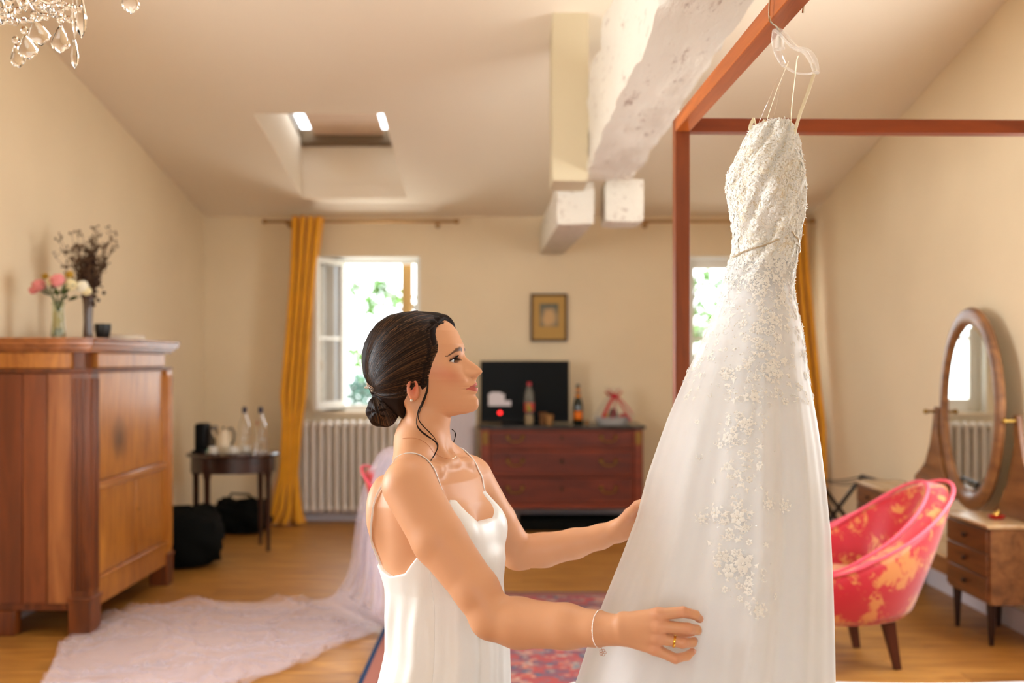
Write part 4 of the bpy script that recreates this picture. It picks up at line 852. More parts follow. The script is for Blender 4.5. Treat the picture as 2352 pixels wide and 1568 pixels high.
tree('bluish green bushy tree low outside the open window', (-1.9, 17.5, GZ), 2.4, [(815, 905, 17, .30), (850, 900, 17, .35), (830, 885, 17.2, .25), (880, 910, 17, .35), (770, 905, 17, .3)], 9, m=mat('blue_green_leaf', (70, 100, 86), .6, var=.2), n=150)
mb = MB(); mb.box(-40, 40, 9.5, 80, GZ-.2, GZ); mb.build('ground', mat('pale_gravel_ground', (205, 200, 175), .95, var=.1), kind='structure')
# ------------------------------------------------------------------ tulle veil
def tulle(name, col, dens):
    m = bpy.data.materials.new(name); m.use_nodes = True; n = m.node_tree; b = n.nodes['Principled BSDF']; L = n.links.new
    b.inputs['Base Color'].default_value = lin(*col); b.inputs['Roughness'].default_value = .7
    lw = n.nodes.new('ShaderNodeLayerWeight'); lw.inputs[0].default_value = .35     # netting looks denser where it is seen edge-on
    mr = n.nodes.new('ShaderNodeMapRange'); mr.inputs[3].default_value = dens; mr.inputs[4].default_value = .42; L(lw.outputs['Facing'], mr.inputs[0]); L(mr.outputs[0], b.inputs['Alpha'])
    return m
M_tul = tulle('lilac_white_tulle', (236, 220, 230), .06)
vl = root('veil', 'sheer lilac white tulle veil flowing over the chair onto the floor', 'veil', (-1.2, 4.9, 0))
st = [((925, 1028, 5.55), (915, 1036, 5.15)), ((885, 1030, 5.5), (905, 1062, 5.12)), ((850, 1085, 5.45), (890, 1130, 5.08)), ((833, 1160, 5.45), (884, 1210, 4.95)), ((824, 1235, 5.45), (880, 1290, 4.9)), ((815, 1300, 5.5), (885, 1370, 4.9)), ((785, 1352, 5.7), (890, 1425, 4.95))]
fl2 = [((730, 1388), (880, 1452)), ((640, 1392), (800, 1478)), ((560, 1394), (720, 1510)), ((450, 1392), (640, 1545)), ((360, 1402), (540, 1580)), ((270, 1424), (440, 1620)), ((200, 1452), (300, 1660)), ((150, 1480), (150, 1640)), ((140, 1500), (60, 1650))]
Ls = [(P(*a), P(*b)) for a, b in st]
for a, b in fl2:
    q = [];
    for p_ in (a, b): Z_ = CH*F/(p_[1]-CY); q.append(Vector(((p_[0]-CX)/F*Z_, Z_, .012)))
    Ls.append(tuple(q))
def veil_sheet(seed, sh, nu=150, nv=60, wr=1.0):
    rows = []
    m_ = len(Ls)-1
    for i in range(nu+1):
        t = i/nu*m_; k = min(int(t), m_-1); f = t-k; f2 = f
        def cr_(q):
            p0, p1, p2, p3 = q[max(k-1, 0)], q[k], q[k+1], q[min(k+2, m_)]
            return .5*((2*p1)+(p2-p0)*f+(2*p0-5*p1+4*p2-p3)*f*f+(3*p1-p0-3*p2+p3)*f**3)
        A_ = cr_([l[0] for l in Ls]); B_ = cr_([l[1] for l in Ls]); row = []
        for j in range(nv+1):
            v = j/nv; p = A_.lerp(B_, v); on = min(1, max(0, (t-6)/2))
            nn = noise.noise(Vector((p.x*2.4+seed, p.y*3.2, seed))); n2 = noise.noise(Vector((p.x*6+seed, p.y*7, seed*2)))
            ridge = (1-abs(nn)*2.4); ridge = max(0, ridge)**5; r2 = max(0, 1-abs(n2)*2.6)**3
            if on > 0:
                ed = .04*noise.noise(Vector((t*1.3, seed, 0)))+sh
                p = p+(A_-B_).normalized()*ed*on*(1 if v < .5 else -1)*abs(v-.5)*2
                p.z = .016+on*wr*(.045*ridge+.006*r2+.003*abs(n2))+(1-on)*max(0, p.z)
            else:
                p = p+Vector((1, .3, 0))*(.018*math.sin(v*22+seed+t*.7)+.010*math.sin(v*47+seed*3))*min(1, t*.7+.15)
                p.z = max(p.z, .016)
            row.append(p)
        rows.append(row)
    mb = MB(); mb.rings(rows, closed=False); return mb
veil_sheet(1.3, .0).build('tulle_layer', M_tul, vl, w=1, smooth=180); veil_sheet(7.7, .05, wr=1.2).build('tulle_layer', M_tul, vl, w=1, smooth=180)
veil_sheet(12.1, .02, wr=.8).build('tulle_layer', M_tul, vl, w=1, smooth=180)
# ------------------------------------------------------------------ the bride: implicit surfaces turned into meshes
def A3(v): return np.array([v[0], v[1], v[2]], dtype=np.float64)
def Pn(px, py, Z): return np.array([(px-CX)/F*Z, Z, CH-(py-CY)/F*Z])
def smin(a, b, k): h = np.maximum(k-np.abs(a-b), 0)/k; return np.minimum(a, b)-h*h*k*.25
def smax(a, b, k): return -smin(-a, -b, k)
def cone(p, a, b, ra, rb):
    ab = b-a; t = np.clip(((p-a) @ ab)/(ab @ ab), 0, 1); d = p-a-t[:, None]*ab
    return np.sqrt((d*d).sum(1))-(ra+(rb-ra)*t)
def ell(p, c, r, fr=None):
    q = p-c
    if fr is not None: q = q @ fr.T
    q = q/r; l = np.sqrt((q*q).sum(1))+1e-9; return (l-1)*min(r)*np.where(l > 1, 1, 1)
def sstep(a, b, x): t = np.clip((x-a)/(b-a), 0, 1); return t*t*(3-2*t)
def pyz(py): return CH-(np.asarray(py, float)-826)/994.
def tabz(z, pys, vals): zs = pyz(pys)[::-1]; return np.interp(z, zs, np.asarray(vals, float)[::-1])
# head frame ---------------------------------------------------------
PSI = math.radians(12); HX = (960-CX)/F*2.3; HY = 2.3
HF = np.array([math.cos(PSI), -math.sin(PSI)]); HR = np.array([-math.sin(PSI), -math.cos(PSI)])
def hf(p): d = p[:, :2]-np.array([HX, HY]); return d @ HF, d @ HR, p[:, 2]
def hw(f, l, z): return np.array([HX+f*HF[0]+l*HR[0], HY+f*HF[1]+l*HR[1], z])
PY = [716, 722, 732, 746, 760, 790, 812, 832, 853, 871, 890, 904, 915, 929, 937, 943, 947, 953, 960]
AF = [.0, .045, .066, .081, .092, .106, .1085, .112, .118, .126, .130, .132, .134, .135, .131, .124, .114, .090, .055]
AB = [.0, .045, .070, .084, .093, .103, .105, .103, .098, .089, .074, .060, .048, .034, .026, .02, .016, .01, .006]
WW = [.0, .030, .047, .058, .064, .070, .0715, .0715, .070, .067, .062, .0575, .053, .046, .041, .036, .032, .026, .018]
NN = [2, 2, 2, 2.1, 2.2, 2.3, 2.3, 2.3, 2.25, 2.15, 2.0, 1.9, 1.85, 1.8, 1.8, 1.8, 1.8, 1.8, 1.8]
RPY = [800, 812, 819, 825, 832, 840, 847, 853, 857, 862, 866, 871, 875, 880, 884, 887, 890, 896, 904, 910, 915, 929, 937, 943, 947]
RPR = [.1075, .110, .1135, .1195, .1305, .1415, .1500, .1530, .1505, .1445, .1412, .1385, .1372, .1398, .1405, .1375, .1418, .1420, .1385, .1392, .1428, .1440, .1415, .133, .120]
RSG = [.012, .009, .0085, .009, .0095, .010, .011, .0125, .013, .013, .012, .012, .014, .019, .021, .021, .021, .020, .018, .018, .019, .020, .021, .022, .022]
EYE = (.0828, .0305, 827.5)
def g1(x, s): return np.exp(-(x/s)**2)
def f_head(p):
    f, l, z = hf(p); py = 826+(CH-z)*994; al = np.abs(l)
    res = tabz(z, RPY, np.array(RPR)-np.interp(RPY, PY, AF)); sg = tabz(z, RPY, RSG)
    res = np.where((py > 796) & (py < 949), res, 0)
    d = res*np.exp(-np.abs(l/sg)**2.2)
    d += .0050*g1(al-.0125, .0065)*g1(py-857, 7)                       # wings of the nose
    d -= .0085*g1(al-.0075, .0036)*g1(py-866, 3.0)                      # nostrils
    d -= .0100*g1(al-.030, .0150)*g1(py-825, 10)                       # eye sockets
    d += .0035*g1(al-.030, .018)*g1(py-804-(al-.03)*250, 7)            # brow ridge
    d += .0045*g1(al-.046, .016)*g1(py-856, 16)                        # cheekbones
    d -= .0030*g1(al-.040, .014)*g1(py-893, 13)
    d += .0020*g1(al-.028, .010)*g1(py-872, 10)
    ml = 887.2+al*al*9500
    d -= .0026*g1(py-ml, 1.5)*sstep(.027, .018, al)                     # line of the mouth
    d -= .0022*g1(al-.0255, .004)*g1(py-893.5, 4)
    d -= .0020*g1(py-906, 4)*g1(l, .018)
    w8 = sstep(.015, .055, f); x = f-d*w8
    a = np.where(x > 0, tabz(z, PY, AF), tabz(z, PY, AB))+1e-5; w = tabz(z, PY, WW)+1e-5; n = tabz(z, PY, NN)
    rho = ((np.abs(x)/a)**n+(al/w)**n)**(1/n)+1e-6; r = np.sqrt(x*x+l*l)+1e-6
    h = r*(1-1/rho); h = np.where(z > pyz(716), np.maximum(h, z-pyz(716)), h)
    h = np.where(z < pyz(958), np.maximum(h, pyz(958)-z), h)*.8
    # lids
    q = np.stack([f-EYE[0], al-EYE[1], z-pyz(EYE[2])], 1); rl = np.sqrt((q*q).sum(1)); h = smin(h, rl-.0136, .004)
    t = q[:, 1]/.0150; cz = q[:, 2]+.0016*t; up = .0052*(1-t*t); lo = -.0046*(1-t*t)
    slit = np.maximum(np.maximum(cz-up, lo-cz), np.abs(q[:, 1])-.0150); slit = np.maximum(slit, .004-q[:, 0])
    h = smax(h, -slit, .0012); h = smax(h, -(rl-.0121), .0006)
    # ears
    e = np.stack([f-.010-(z-1.385)*-.12, al-.0735, z-pyz(889)], 1)/np.array([.0150, .0075, .0285]); le = np.sqrt((e*e).sum(1))
    e2 = np.stack([f-.013, al-.0815, z-pyz(886)], 1)/np.array([.0095, .0060, .0190]); l2 = np.sqrt((e2*e2).sum(1))
    ear = smax((le-1)*.0075, -(l2-1)*.006, .003); h = smin(h, ear, .004)
    return h
# torso frame --------------------------------------------------------
PHI = math.radians(25); TF = np.array([math.cos(PHI), -math.sin(PHI)]); TR = np.array([-math.sin(PHI), -math.cos(PHI)])
TPY = [1035, 1050, 1065, 1082, 1100, 1150, 1200, 1290, 1400, 1500, 1600, 1750, 1850, 1880]
TCX = [970, 978, 985, 993, 1000, 1002, 1003, 1006, 1012, 1010, 1005, 1003, 1003, 1003]
TAF = [.020, .045, .060, .070, .080, .098, .104, .100, .088, .092, .104, .100, .085, .02]
TAB = [.020, .045, .060, .075, .088, .110, .116, .112, .094, .100, .118, .125, .10, .02]
TW = [.03, .07, .108, .132, .145, .150, .145, .132, .116, .140, .166, .172, .165, .03]
def tf(p):
    z = p[:, 2]; cx = (tabz(z, TPY, TCX)-CX)/F*2.3; d = np.stack([p[:, 0]-cx, p[:, 1]-2.3], 1); return d @ TF, d @ TR, z
def tw(f, l, z): cx = (float(tabz(z, TPY, TCX))-CX)/F*2.3; return np.array([cx+f*TF[0]+l*TR[0], 2.3+f*TF[1]+l*TR[1], z])
def f_trunk(p):
    f, l, z = tf(p); a = np.where(f > 0, tabz(z, TPY, TAF), tabz(z, TPY, TAB)); w = tabz(z, TPY, TW); n = 2.35
    rho = ((np.abs(f)/a)**n+(np.abs(l)/w)**n)**(1/n)+1e-6; r = np.sqrt(f*f+l*l)+1e-6; h = r*(1-1/rho)
    h = np.maximum(h, np.maximum(z-pyz(1040), pyz(1880)-z))*.85
    al = np.abs(l); q = np.stack([f-.078, al-.070, z-pyz(1212)], 1)/np.array([.060, .058, .060]); lb = np.sqrt((q*q).sum(1)); h = smin(h, (lb-1)*.058, .03)
    q = np.stack([f+.098, al-.075, z-pyz(1170)], 1)/np.array([.030, .05, .075]); h = smin(h, (np.sqrt((q*q).sum(1))-1)*.03, .04)   # shoulder blades
    h = h+.004*g1(al, .012)*g1(f+.11, .03)*sstep(1.05, 1.0, np.abs(z-1.05)*0+1.02)
    return h
SRr = Pn(940, 1116, 2.152); SLl = Pn(1083, 1100, 2.44)
AR = [(SRr, .059), (Pn(1008, 1238, 2.105), .0565), (Pn(1094, 1354, 2.055), .0470), (Pn(1130, 1416, 2.04), .0440)]
FR = [(Pn(1130, 1418, 2.04), .0455), (Pn(1190, 1430, 2.025), .0500), (Pn(1300, 1438, 1.975), .0435), (Pn(1370, 1443, 1.94), .0330), (Pn(1405, 1446, 1.925), .0295)]
AL = [(SLl, .052), (Pn(1142, 1195, 2.50), .046), (Pn(1188, 1266, 2.56), .043)]
FL = [(Pn(1190, 1268, 2.56), .0455), (Pn(1245, 1264, 2.555), .0435), (Pn(1320, 1248, 2.54), .0370), (Pn(1380, 1232, 2.525), .0300), (Pn(1412, 1220, 2.515), .0270)]
def chain(p, c, k):
    h = None
    for (a, ra), (b, rb) in zip(c, c[1:]):
        q = cone(p, a, b, ra, rb); h = q if h is None else smin(h, q, k)
    return h
def f_upper(p):
    h = f_trunk(p)
    N1, N2 = Pn(987, 925, 2.3), Pn(966, 1050, 2.3)
    h = smin(h, cone(p, N1, N2, .0525, .0590), .035)
    h = smin(h, cone(p, Pn(958, 1010, 2.29), SRr+np.array([.0, .01, .012]), .042, .040), .035)
    h = smin(h, cone(p, Pn(968, 1010, 2.31), SLl+np.array([.0, -.01, .010]), .042, .036), .035)
    notch = tw(.062, 0, float(pyz(1058)))
    for sd, S in ((1, SRr), (-1, SLl)):
        m = tw(.062, sd*.075, float(pyz(1068))); h = smin(h, cone(p, notch+A3(TR.tolist()+[0])*sd*.012, m, .006, .006), .025); h = smin(h, cone(p, m, S+np.array([0, 0, .036]), .006, .008), .03)
        h = smin(h, cone(p, hw(-.012, sd*.048, float(pyz(915))), notch+A3(TR.tolist()+[0])*sd*.012, .012, .008), .022)   # neck muscle
    return h
def f_armR(p): return smin(chain(p, AR, .012), chain(p, FR, .012), .012)
def f_armL(p): return smin(chain(p, AL, .012), chain(p, FL, .012), .012)
HRF = {  # right hand: metacarpal, knuckle, middle joint, end joint, tip with radii
 'index': [(1432, 1424, 1.905, .0150), (1512, 1411, 1.872, .0122), (1569, 1405, 1.862, .0100), (1597, 1412, 1.880, .0088), (1607, 1421, 1.898, .0074)],
 'middle': [(1430, 1438, 1.902, .0160), (1514, 1437, 1.868, .0125), (1580, 1443, 1.858, .0103), (1600, 1446, 1.880, .0090), (1603, 1449, 1.902, .0076)],
 'ring': [(1430, 1452, 1.904, .0160), (1511, 1464, 1.872, .0120), (1568, 1476, 1.862, .0098), (1590, 1475, 1.882, .0086), (1594, 1471, 1.902, .0072)],
 'little': [(1432, 1464, 1.908, .0145), (1504, 1490, 1.880, .0110), (1551, 1512, 1.870, .0092), (1578, 1506, 1.884, .0080), (1590, 1496, 1.898, .0068)],
 'thumb': [(1425, 1446, 1.925, .0150), (1478, 1452, 1.945, .0145), (1535, 1452, 1.945, .0115), (1572, 1452, 1.935, .0095), (1590, 1451, 1.925, .0080)]}
HLF = {
 'index': [(1424, 1208, 2.505, .0145), (1474, 1172, 2.455, .0118), (1506, 1160, 2.395, .0096), (1524, 1162, 2.36, .0084), (1534, 1168, 2.335, .0072)],
 'middle': [(1424, 1216, 2.508, .0150), (1480, 1186, 2.462, .0120), (1514, 1180, 2.40, .0098), (1532, 1184, 2.362, .0086), (1542, 1190, 2.335, .0073)],
 'ring': [(1424, 1224, 2.510, .0150), (1480, 1202, 2.468, .0116), (1514, 1204, 2.41, .0095), (1530, 1208, 2.375, .0083), (1540, 1212, 2.345, .0070)],
 'little': [(1424, 1230, 2.514, .0135), (1474, 1219, 2.478, .0106), (1504, 1226, 2.43, .0088), (1518, 1229, 2.40, .0078), (1528, 1232, 2.375, .0066)],
 'thumb': [(1420, 1206, 2.500, .0145), (1446, 1180, 2.460, .0140), (1464, 1160, 2.415, .0112), (1484, 1150, 2.375, .0094), (1500, 1146, 2.34, .0080)]}
def f_hand(p, H, arm):
    ws = [arm[-1][0], arm[-2][0]]; palm = None
    for k, c in H.items():
        pts = [(Pn(a, b, z), r) for a, b, z, r in c]
        q = cone(p, ws[0], pts[0][0], arm[-1][1]*.62, pts[0][1]); q = smin(q, cone(p, pts[0][0], pts[1][0], pts[0][1], pts[1][1]), .006)
        palm = q if palm is None else smin(palm, q, .014)
    m = [Pn(*H[k][1][:3]) for k in ('index', 'little')]; mm = [Pn(*H[k][0][:3]) for k in ('index', 'little')]
    palm = smin(palm, cone(p, (mm[0]+mm[1])/2+np.array([0, .010, 0]), (m[0]*.4+m[1]*.6)+np.array([-.012, .010, 0]), .020, .014), .012)
    h = palm; fg = None
    for k, c in H.items():
        pts = [(Pn(a, b, z), r) for a, b, z, r in c]; q = None
        for (a, ra), (b, rb) in zip(pts[1:], pts[2:]):
            s_ = cone(p, a, b, ra, rb); q = s_ if q is None else smin(q, s_, .003)
        fg = q if fg is None else smin(fg, q, .0012)
    return smin(h, fg, .007)
HIP = [(tw(-.0, .085, .62), tw(.02, .085, .40), .085, .056), (tw(.02, .085, .40), tw(-.02, .085, .09), .055, .034), (tw(-.02, .085, .09), tw(-.02, .085, .05), .034, .034)]
def f_legs(p):
    h = None
    for sd in (1, -1):
        T = lambda f, l, z: tw(f, l*sd, z)
        for a, b, ra, rb in ((T(0, .085, .68), T(.02, .075, .44), .088, .055), (T(.02, .075, .44), T(-.01, .072, .28), .054, .052), (T(-.01, .072, .28), T(-.01, .07, .08), .05, .033), (T(-.02, .07, .045), T(.04, .072, .045), .036, .032), (T(.04, .072, .042), T(.13, .078, .024), .034, .024), (T(-.03, .07, .034), T(-.01, .07, .034), .033, .033)):
            q = cone(p, a, b, ra, rb); h = q if h is None else smin(h, q, .02)
    return np.maximum(h, -p[:, 2]+.001)
def f_body(p):
    h = f_upper(p); h = smin(h, f_armR(p), .022); h = smin(h, f_armL(p), .022)
    h = smin(h, f_head(p), .010); h = smin(h, f_hand(p, HRF, FR), .010); h = smin(h, f_hand(p, HLF, FL), .010)
    return smin(h, f_legs(p), .02)
def extract(fn, lo, hi, h, T=2.2):
    """surface nets on a narrow band, then the vertices are pulled on to the surface"""
    lo = np.array(lo, float); n = [int(math.ceil((b-a)/h))+1 for a, b in zip(lo, hi)]; m = 4
    nc = [int(math.ceil((k-1)/m))+1 for k in n]; hc = h*m
    g = np.stack(np.meshgrid(*[lo[i]+hc*np.arange(nc[i]) for i in range(3)], indexing='ij'), -1).reshape(-1, 3)
    fc = fn(g).reshape(nc); near = np.abs(fc) < hc*T
    cell = np.zeros([k-1 for k in nc], bool)
    for a in (0, 1):
        for b in (0, 1):
            for c in (0, 1): cell |= near[a:nc[0]-1+a, b:nc[1]-1+b, c:nc[2]-1+c]
    up = np.repeat(np.repeat(np.repeat(cell, m, 0), m, 1), m, 2); pad = np.zeros([s+1 for s in up.shape], bool)
    for a in (0, 1):
        for b in (0, 1):
            for c in (0, 1): pad[a:up.shape[0]+a, b:up.shape[1]+b, c:up.shape[2]+c] |= up
    pad = pad[:n[0], :n[1], :n[2]]
    V = np.repeat(np.repeat(np.repeat(np.sign(fc).astype(np.float32), m, 0), m, 1), m, 2)[:n[0], :n[1], :n[2]].copy()
    idx = np.argwhere(pad)
    vals = np.empty(len(idx), np.float32)
    for s in range(0, len(idx), 400000): vals[s:s+400000] = fn(lo+h*idx[s:s+400000])
    V[pad] = vals; S = V < 0
    C = [k-1 for k in n]; cnt = np.zeros(C, np.int8)
    for a in (0, 1):
        for b in (0, 1):
            for c in (0, 1): cnt += S[a:C[0]+a, b:C[1]+b, c:C[2]+c]
    act = np.argwhere((cnt > 0) & (cnt < 8)); ID = -np.ones(C, np.int32); ID[tuple(act.T)] = np.arange(len(act))
    acc = np.zeros((len(act), 3)); num = np.zeros(len(act))
    for ax in range(3):
        o1, o2 = [i for i in range(3) if i != ax]
        for b in (0, 1):
            for c in (0, 1):
                i0 = act.copy(); i0[:, o1] += b; i0[:, o2] += c; i1 = i0.copy(); i1[:, ax] += 1
                va, vb = V[tuple(i0.T)].astype(float), V[tuple(i1.T)].astype(float); cr = (va < 0) != (vb < 0)
                t = np.where(cr, va/(va-vb+1e-12), 0); q = i0.astype(float); q[:, ax] += t; acc[cr] += q[cr]; num[cr] += 1
    v = lo+h*(acc/num[:, None])
    for _ in range(2):
        e = h*.3; f0 = fn(v); gr = np.stack([(fn(v+np.eye(3)[i]*e)-f0)/e for i in range(3)], 1); g2 = (gr*gr).sum(1)+1e-6
        st = gr*(f0/g2)[:, None]; ln = np.linalg.norm(st, axis=1); st *= (np.minimum(1, h*.6/(ln+1e-12)))[:, None]; v = v-st
    F_ = []
    for ax in range(3):
        o1, o2 = [(1, 2), (2, 0), (0, 1)][ax]
        sl0 = [slice(None)]*3; sl1 = [slice(None)]*3; sl0[ax] = slice(0, n[ax]-1); sl1[ax] = slice(1, n[ax])
        ch_ = np.argwhere(S[tuple(sl0)] != S[tuple(sl1)]); ok = (ch_[:, o1] > 0) & (ch_[:, o2] > 0) & (ch_[:, o1] < n[o1]-1) & (ch_[:, o2] < n[o2]-1); ch_ = ch_[ok]
        def cid(d1, d2): q = ch_.copy(); q[:, o1] -= d1; q[:, o2] -= d2; return ID[tuple(q.T)]
        q = np.stack([cid(1, 1), cid(0, 1), cid(0, 0), cid(1, 0)], 1); s0 = S[tuple(ch_.T)]; q[~s0] = q[~s0][:, ::-1]; F_.append(q)
    F_ = np.concatenate(F_); return v, F_[(F_ >= 0).all(1)]
def mesh_np(name, parts, m, parent, colfn=None, smooth=True):
    off = 0; vs = []; fs = []
    for v, f in parts: vs.append(v); fs.append(f+off); off += len(v)
    v = np.concatenate(vs); f = np.concatenate(fs); inv = np.array(wm_of(parent).inverted())
    vl_ = v @ inv[:3, :3].T+inv[:3, 3]
    me = bpy.data.meshes.new(name); me.vertices.add(len(v)); me.vertices.foreach_set('co', vl_.astype(np.float32).ravel())
    k = f.shape[1]; me.loops.add(len(f)*k); me.loops.foreach_set('vertex_index', f.astype(np.int32).ravel()); me.polygons.add(len(f))
    me.polygons.foreach_set('loop_start', np.arange(len(f), dtype=np.int32)*k); me.update(calc_edges=True); me.validate()
    if smooth: me.shade_smooth()
    if colfn is not None:
        c = colfn(v); at = me.color_attributes.new('Col', 'FLOAT_COLOR', 'POINT'); at.data.foreach_set('color', np.concatenate([c, np.ones((len(c), 1))], 1).astype(np.float32).ravel())
    me.materials.append(m); o = bpy.data.objects.new(name, me); COL.objects.link(o); o.parent = parent; return o
def colmat(name, rough, sss=0, bump=0, spec=.5):
    m = mat(name, (200, 150, 120), rough, sss=sss, bump=bump, bscale=900, spec=spec); n = m.node_tree; a = n.nodes.new('ShaderNodeVertexColor'); a.layer_name = 'Col'; n.links.new(a.outputs[0], n.nodes['Principled BSDF'].inputs['Base Color']); return m
M_skin = colmat('skin', .48, .04, .00012, .4)
SK = np.array(lin(215, 158, 118)[:3]); LIP = np.array(lin(182, 84, 74)[:3]); BLU = np.array(lin(204, 118, 88)[:3]); BRW = np.array(lin(56, 34, 24)[:3]); KN = np.array(lin(212, 134, 112)[:3])
def skin_col(v):
    c = np.tile(SK, (len(v), 1)); hd = v[:, 2] > 1.325
    f, l, z = hf(v); py = 826+(CH-z)*994; al = np.abs(l)
    def mix(w, col):
        nonlocal c
        w = np.clip(w, 0, 1)[:, None]; c = c*(1-w)+col*w
    fr = hd & (f > .04)
    mix(np.where(fr, .55*g1(al-.052, .020)*g1(py-862+(al-.048)*500, 17), 0), BLU)
    ml = 887.2+al*al*9500; uh = 8.2*(1-(al/.0245)**2)+.8*g1(al-.006, .004); lh = 10.5*(1-(al/.0235)**2)
    lip = np.where(fr & (al < .025) & (py > ml-uh) & (py < ml+lh) & (f > .10), 1, 0); mix(lip*.9, LIP)
    bl = np.interp(al, [.010, .022, .036, .050], [803.5, 801, 804.5, 818]); bt = np.interp(al, [.009, .014, .036, .052], [2.6, 5.4, 4.2, 1.2])
    mix(np.where(fr & (al > .009) & (al < .053), .88*sstep(1.25, .6, np.abs(py-bl)/bt), 0), BRW)
    # make-up above the eye, liner
    q = np.stack([f-EYE[0], al-EYE[1], z-pyz(EYE[2])], 1); t = q[:, 1]/.0150; cz = q[:, 2]+.0016*t; up = .0052*(1-t*t)
    mix(np.where(fr & (np.abs(t) < 1.05), .55*g1(cz-up-.0025, .0035), 0), np.array(lin(140, 90, 70)[:3]))
    mix(np.where(fr & (np.abs(t) < 1.12), .95*g1(cz-up-.0002, .0011), 0), np.array(lin(20, 14, 12)[:3]))
    mix(np.where(fr & (np.abs(t) < 1.0), .5*g1(cz+.0046*(1-t*t)+.0004, .0009), 0), np.array(lin(70, 40, 30)[:3]))
    ec = np.sqrt(((f-.013)/.010)**2+((py-886)/20)**2); mix(np.where(hd & (al > .0705), .35+.5*np.exp(-ec**2), 0), np.array(lin(196, 78, 52)[:3]))  # reddish ear, with inner shading of the hollow painted in darker
    # redder knuckles and fingertips
    for H in (HRF, HLF):
        for k, ch_ in H.items():
            for j, wt in ((1, .55), (2, .45), (4, .5)):
                d = np.linalg.norm(v-Pn(*ch_[j][:3]), axis=1); mix(wt*np.exp(-(d/.013)**2), KN)
    return c
bride = root('person', 'woman with dark hair in a low bun, white slip, reaching for the gown', 'person', (-.16, 2.3, 0))
fb_head = lambda p: smin(f_upper(p), f_head(p), .010)
def fb_torso(p):
    h = f_upper(p); h = smin(h, f_armR(p), .022); h = smin(h, f_armL(p), .022); m = p[:, 2] > 1.25
    if m.any(): h[m] = smin(h[m], f_head(p[m]), .010)
    m = p[:, 2] < .80
    if m.any(): h[m] = smin(h[m], f_legs(p[m]), .02)
    return h
fb_ra = lambda p: smin(f_armR(p), f_hand(p, HRF, FR), .010)
fb_la = lambda p: smin(f_armL(p), f_hand(p, HLF, FL), .010)
fb_low = lambda p: smin(f_trunk(p), f_legs(p), .02)
parts = [extract(fb_head, (-.352, 2.165, 1.296), (-.035, 2.44, 1.575), .00115), extract(fb_torso, (-.37, 1.94, .70), (.06, 2.66, 1.2985), .0032),
         extract(fb_ra, (.056, 1.80, .80), (.40, 2.12, 1.02), .0014, 2.4), extract(fb_la, (.056, 2.28, .92), (.41, 2.64, 1.14), .0018, 2.4), extract(fb_low, (-.42, 2.0, -.01), (.12, 2.55, .705), .007)]
mesh_np('body', parts, M_skin, bride, skin_col)
def surf(pts, fn, off=.001, it=8):
    v = np.array(pts, float)
    for _ in range(it):
        e = 3e-4; f0 = fn(v)-off; gr = np.stack([(fn(v+np.eye(3)[i]*e)-off-f0)/e for i in range(3)], 1); g2 = (gr*gr).sum(1)+1e-6; st = gr*(f0/g2)[:, None]
        ln = np.linalg.norm(st, axis=1); v = v-st*(np.minimum(1, .01/(ln+1e-12)))[:, None]
    return v
def spline(pts, n):
    pts = [np.array(p, float) for p in pts]; out = []
    for i in range(n):
        t = i/(n-1)*(len(pts)-1); k = min(int(t), len(pts)-2); f = t-k; p0, p1, p2, p3 = pts[max(k-1, 0)], pts[k], pts[k+1], pts[min(k+2, len(pts)-1)]
        out.append(.5*((2*p1)+(p2-p0)*f+(2*p0-5*p1+4*p2-p3)*f*f+(3*p1-p0-3*p2+p3)*f**3))
    return out
# eyes
def eye_col(v):
    f, l, z = hf(v); al = np.abs(l); q = np.stack([f-EYE[0], al-EYE[1], z-pyz(EYE[2])], 1); d = q/np.linalg.norm(q, axis=1)[:, None]
    ax = np.array([.975, -.03, .20]); ax = ax/np.linalg.norm(ax); ang = np.degrees(np.arccos(np.clip(d @ ax, -1, 1))); c = np.tile(np.array(lin(236, 228, 220)[:3]), (len(v), 1))
    c[ang < 29] = lin(70, 52, 34)[:3]; c[ang < 13] = (.004, .004, .004); return c
M_eye = colmat('eye_surface', .08)
for s_ in (1, -1):
    mb = MB(); mb.ball((0, 0, 0), .01215, 48, 32, Matrix.Rotation(PI/2, 4, 'Y')); c0 = hw(EYE[0], s_*EYE[1], float(pyz(EYE[2])))
    vs = np.array(mb.v)+c0; fs4 = [f for f in mb.f if len(f) == 4]; mesh_np('eye', [(vs, np.array(fs4))], M_eye, bride, eye_col)
    mb = MB()   # lashes and liner wing
    for k in range(26):
        t = -1+2.15*k/25; tt = min(t, 1); y = EYE[1]+tt*.0150+max(0, t-1)*.01; zz_ = float(pyz(EYE[2]))-.0016*t+.0052*(1-tt*tt); r2 = .0141**2-(tt*.0150)**2*.8-(.0052*(1-tt*tt))**2; fx = EYE[0]+math.sqrt(max(r2, 1e-6))
        a = hw(fx, s_*y, zz_); b = hw(fx+.0055*(1-.3*tt), s_*(y+.0028*t), zz_+.0032); c = hw(fx+.0075*(1-.3*tt), s_*(y+.0045*t), zz_+.0072); mb.tube([a, b, c], [.0006, .0005, .0002], 4)
    mb.build('eyelashes', mat('lash_black', (12, 9, 8), .6), bride, w=1)
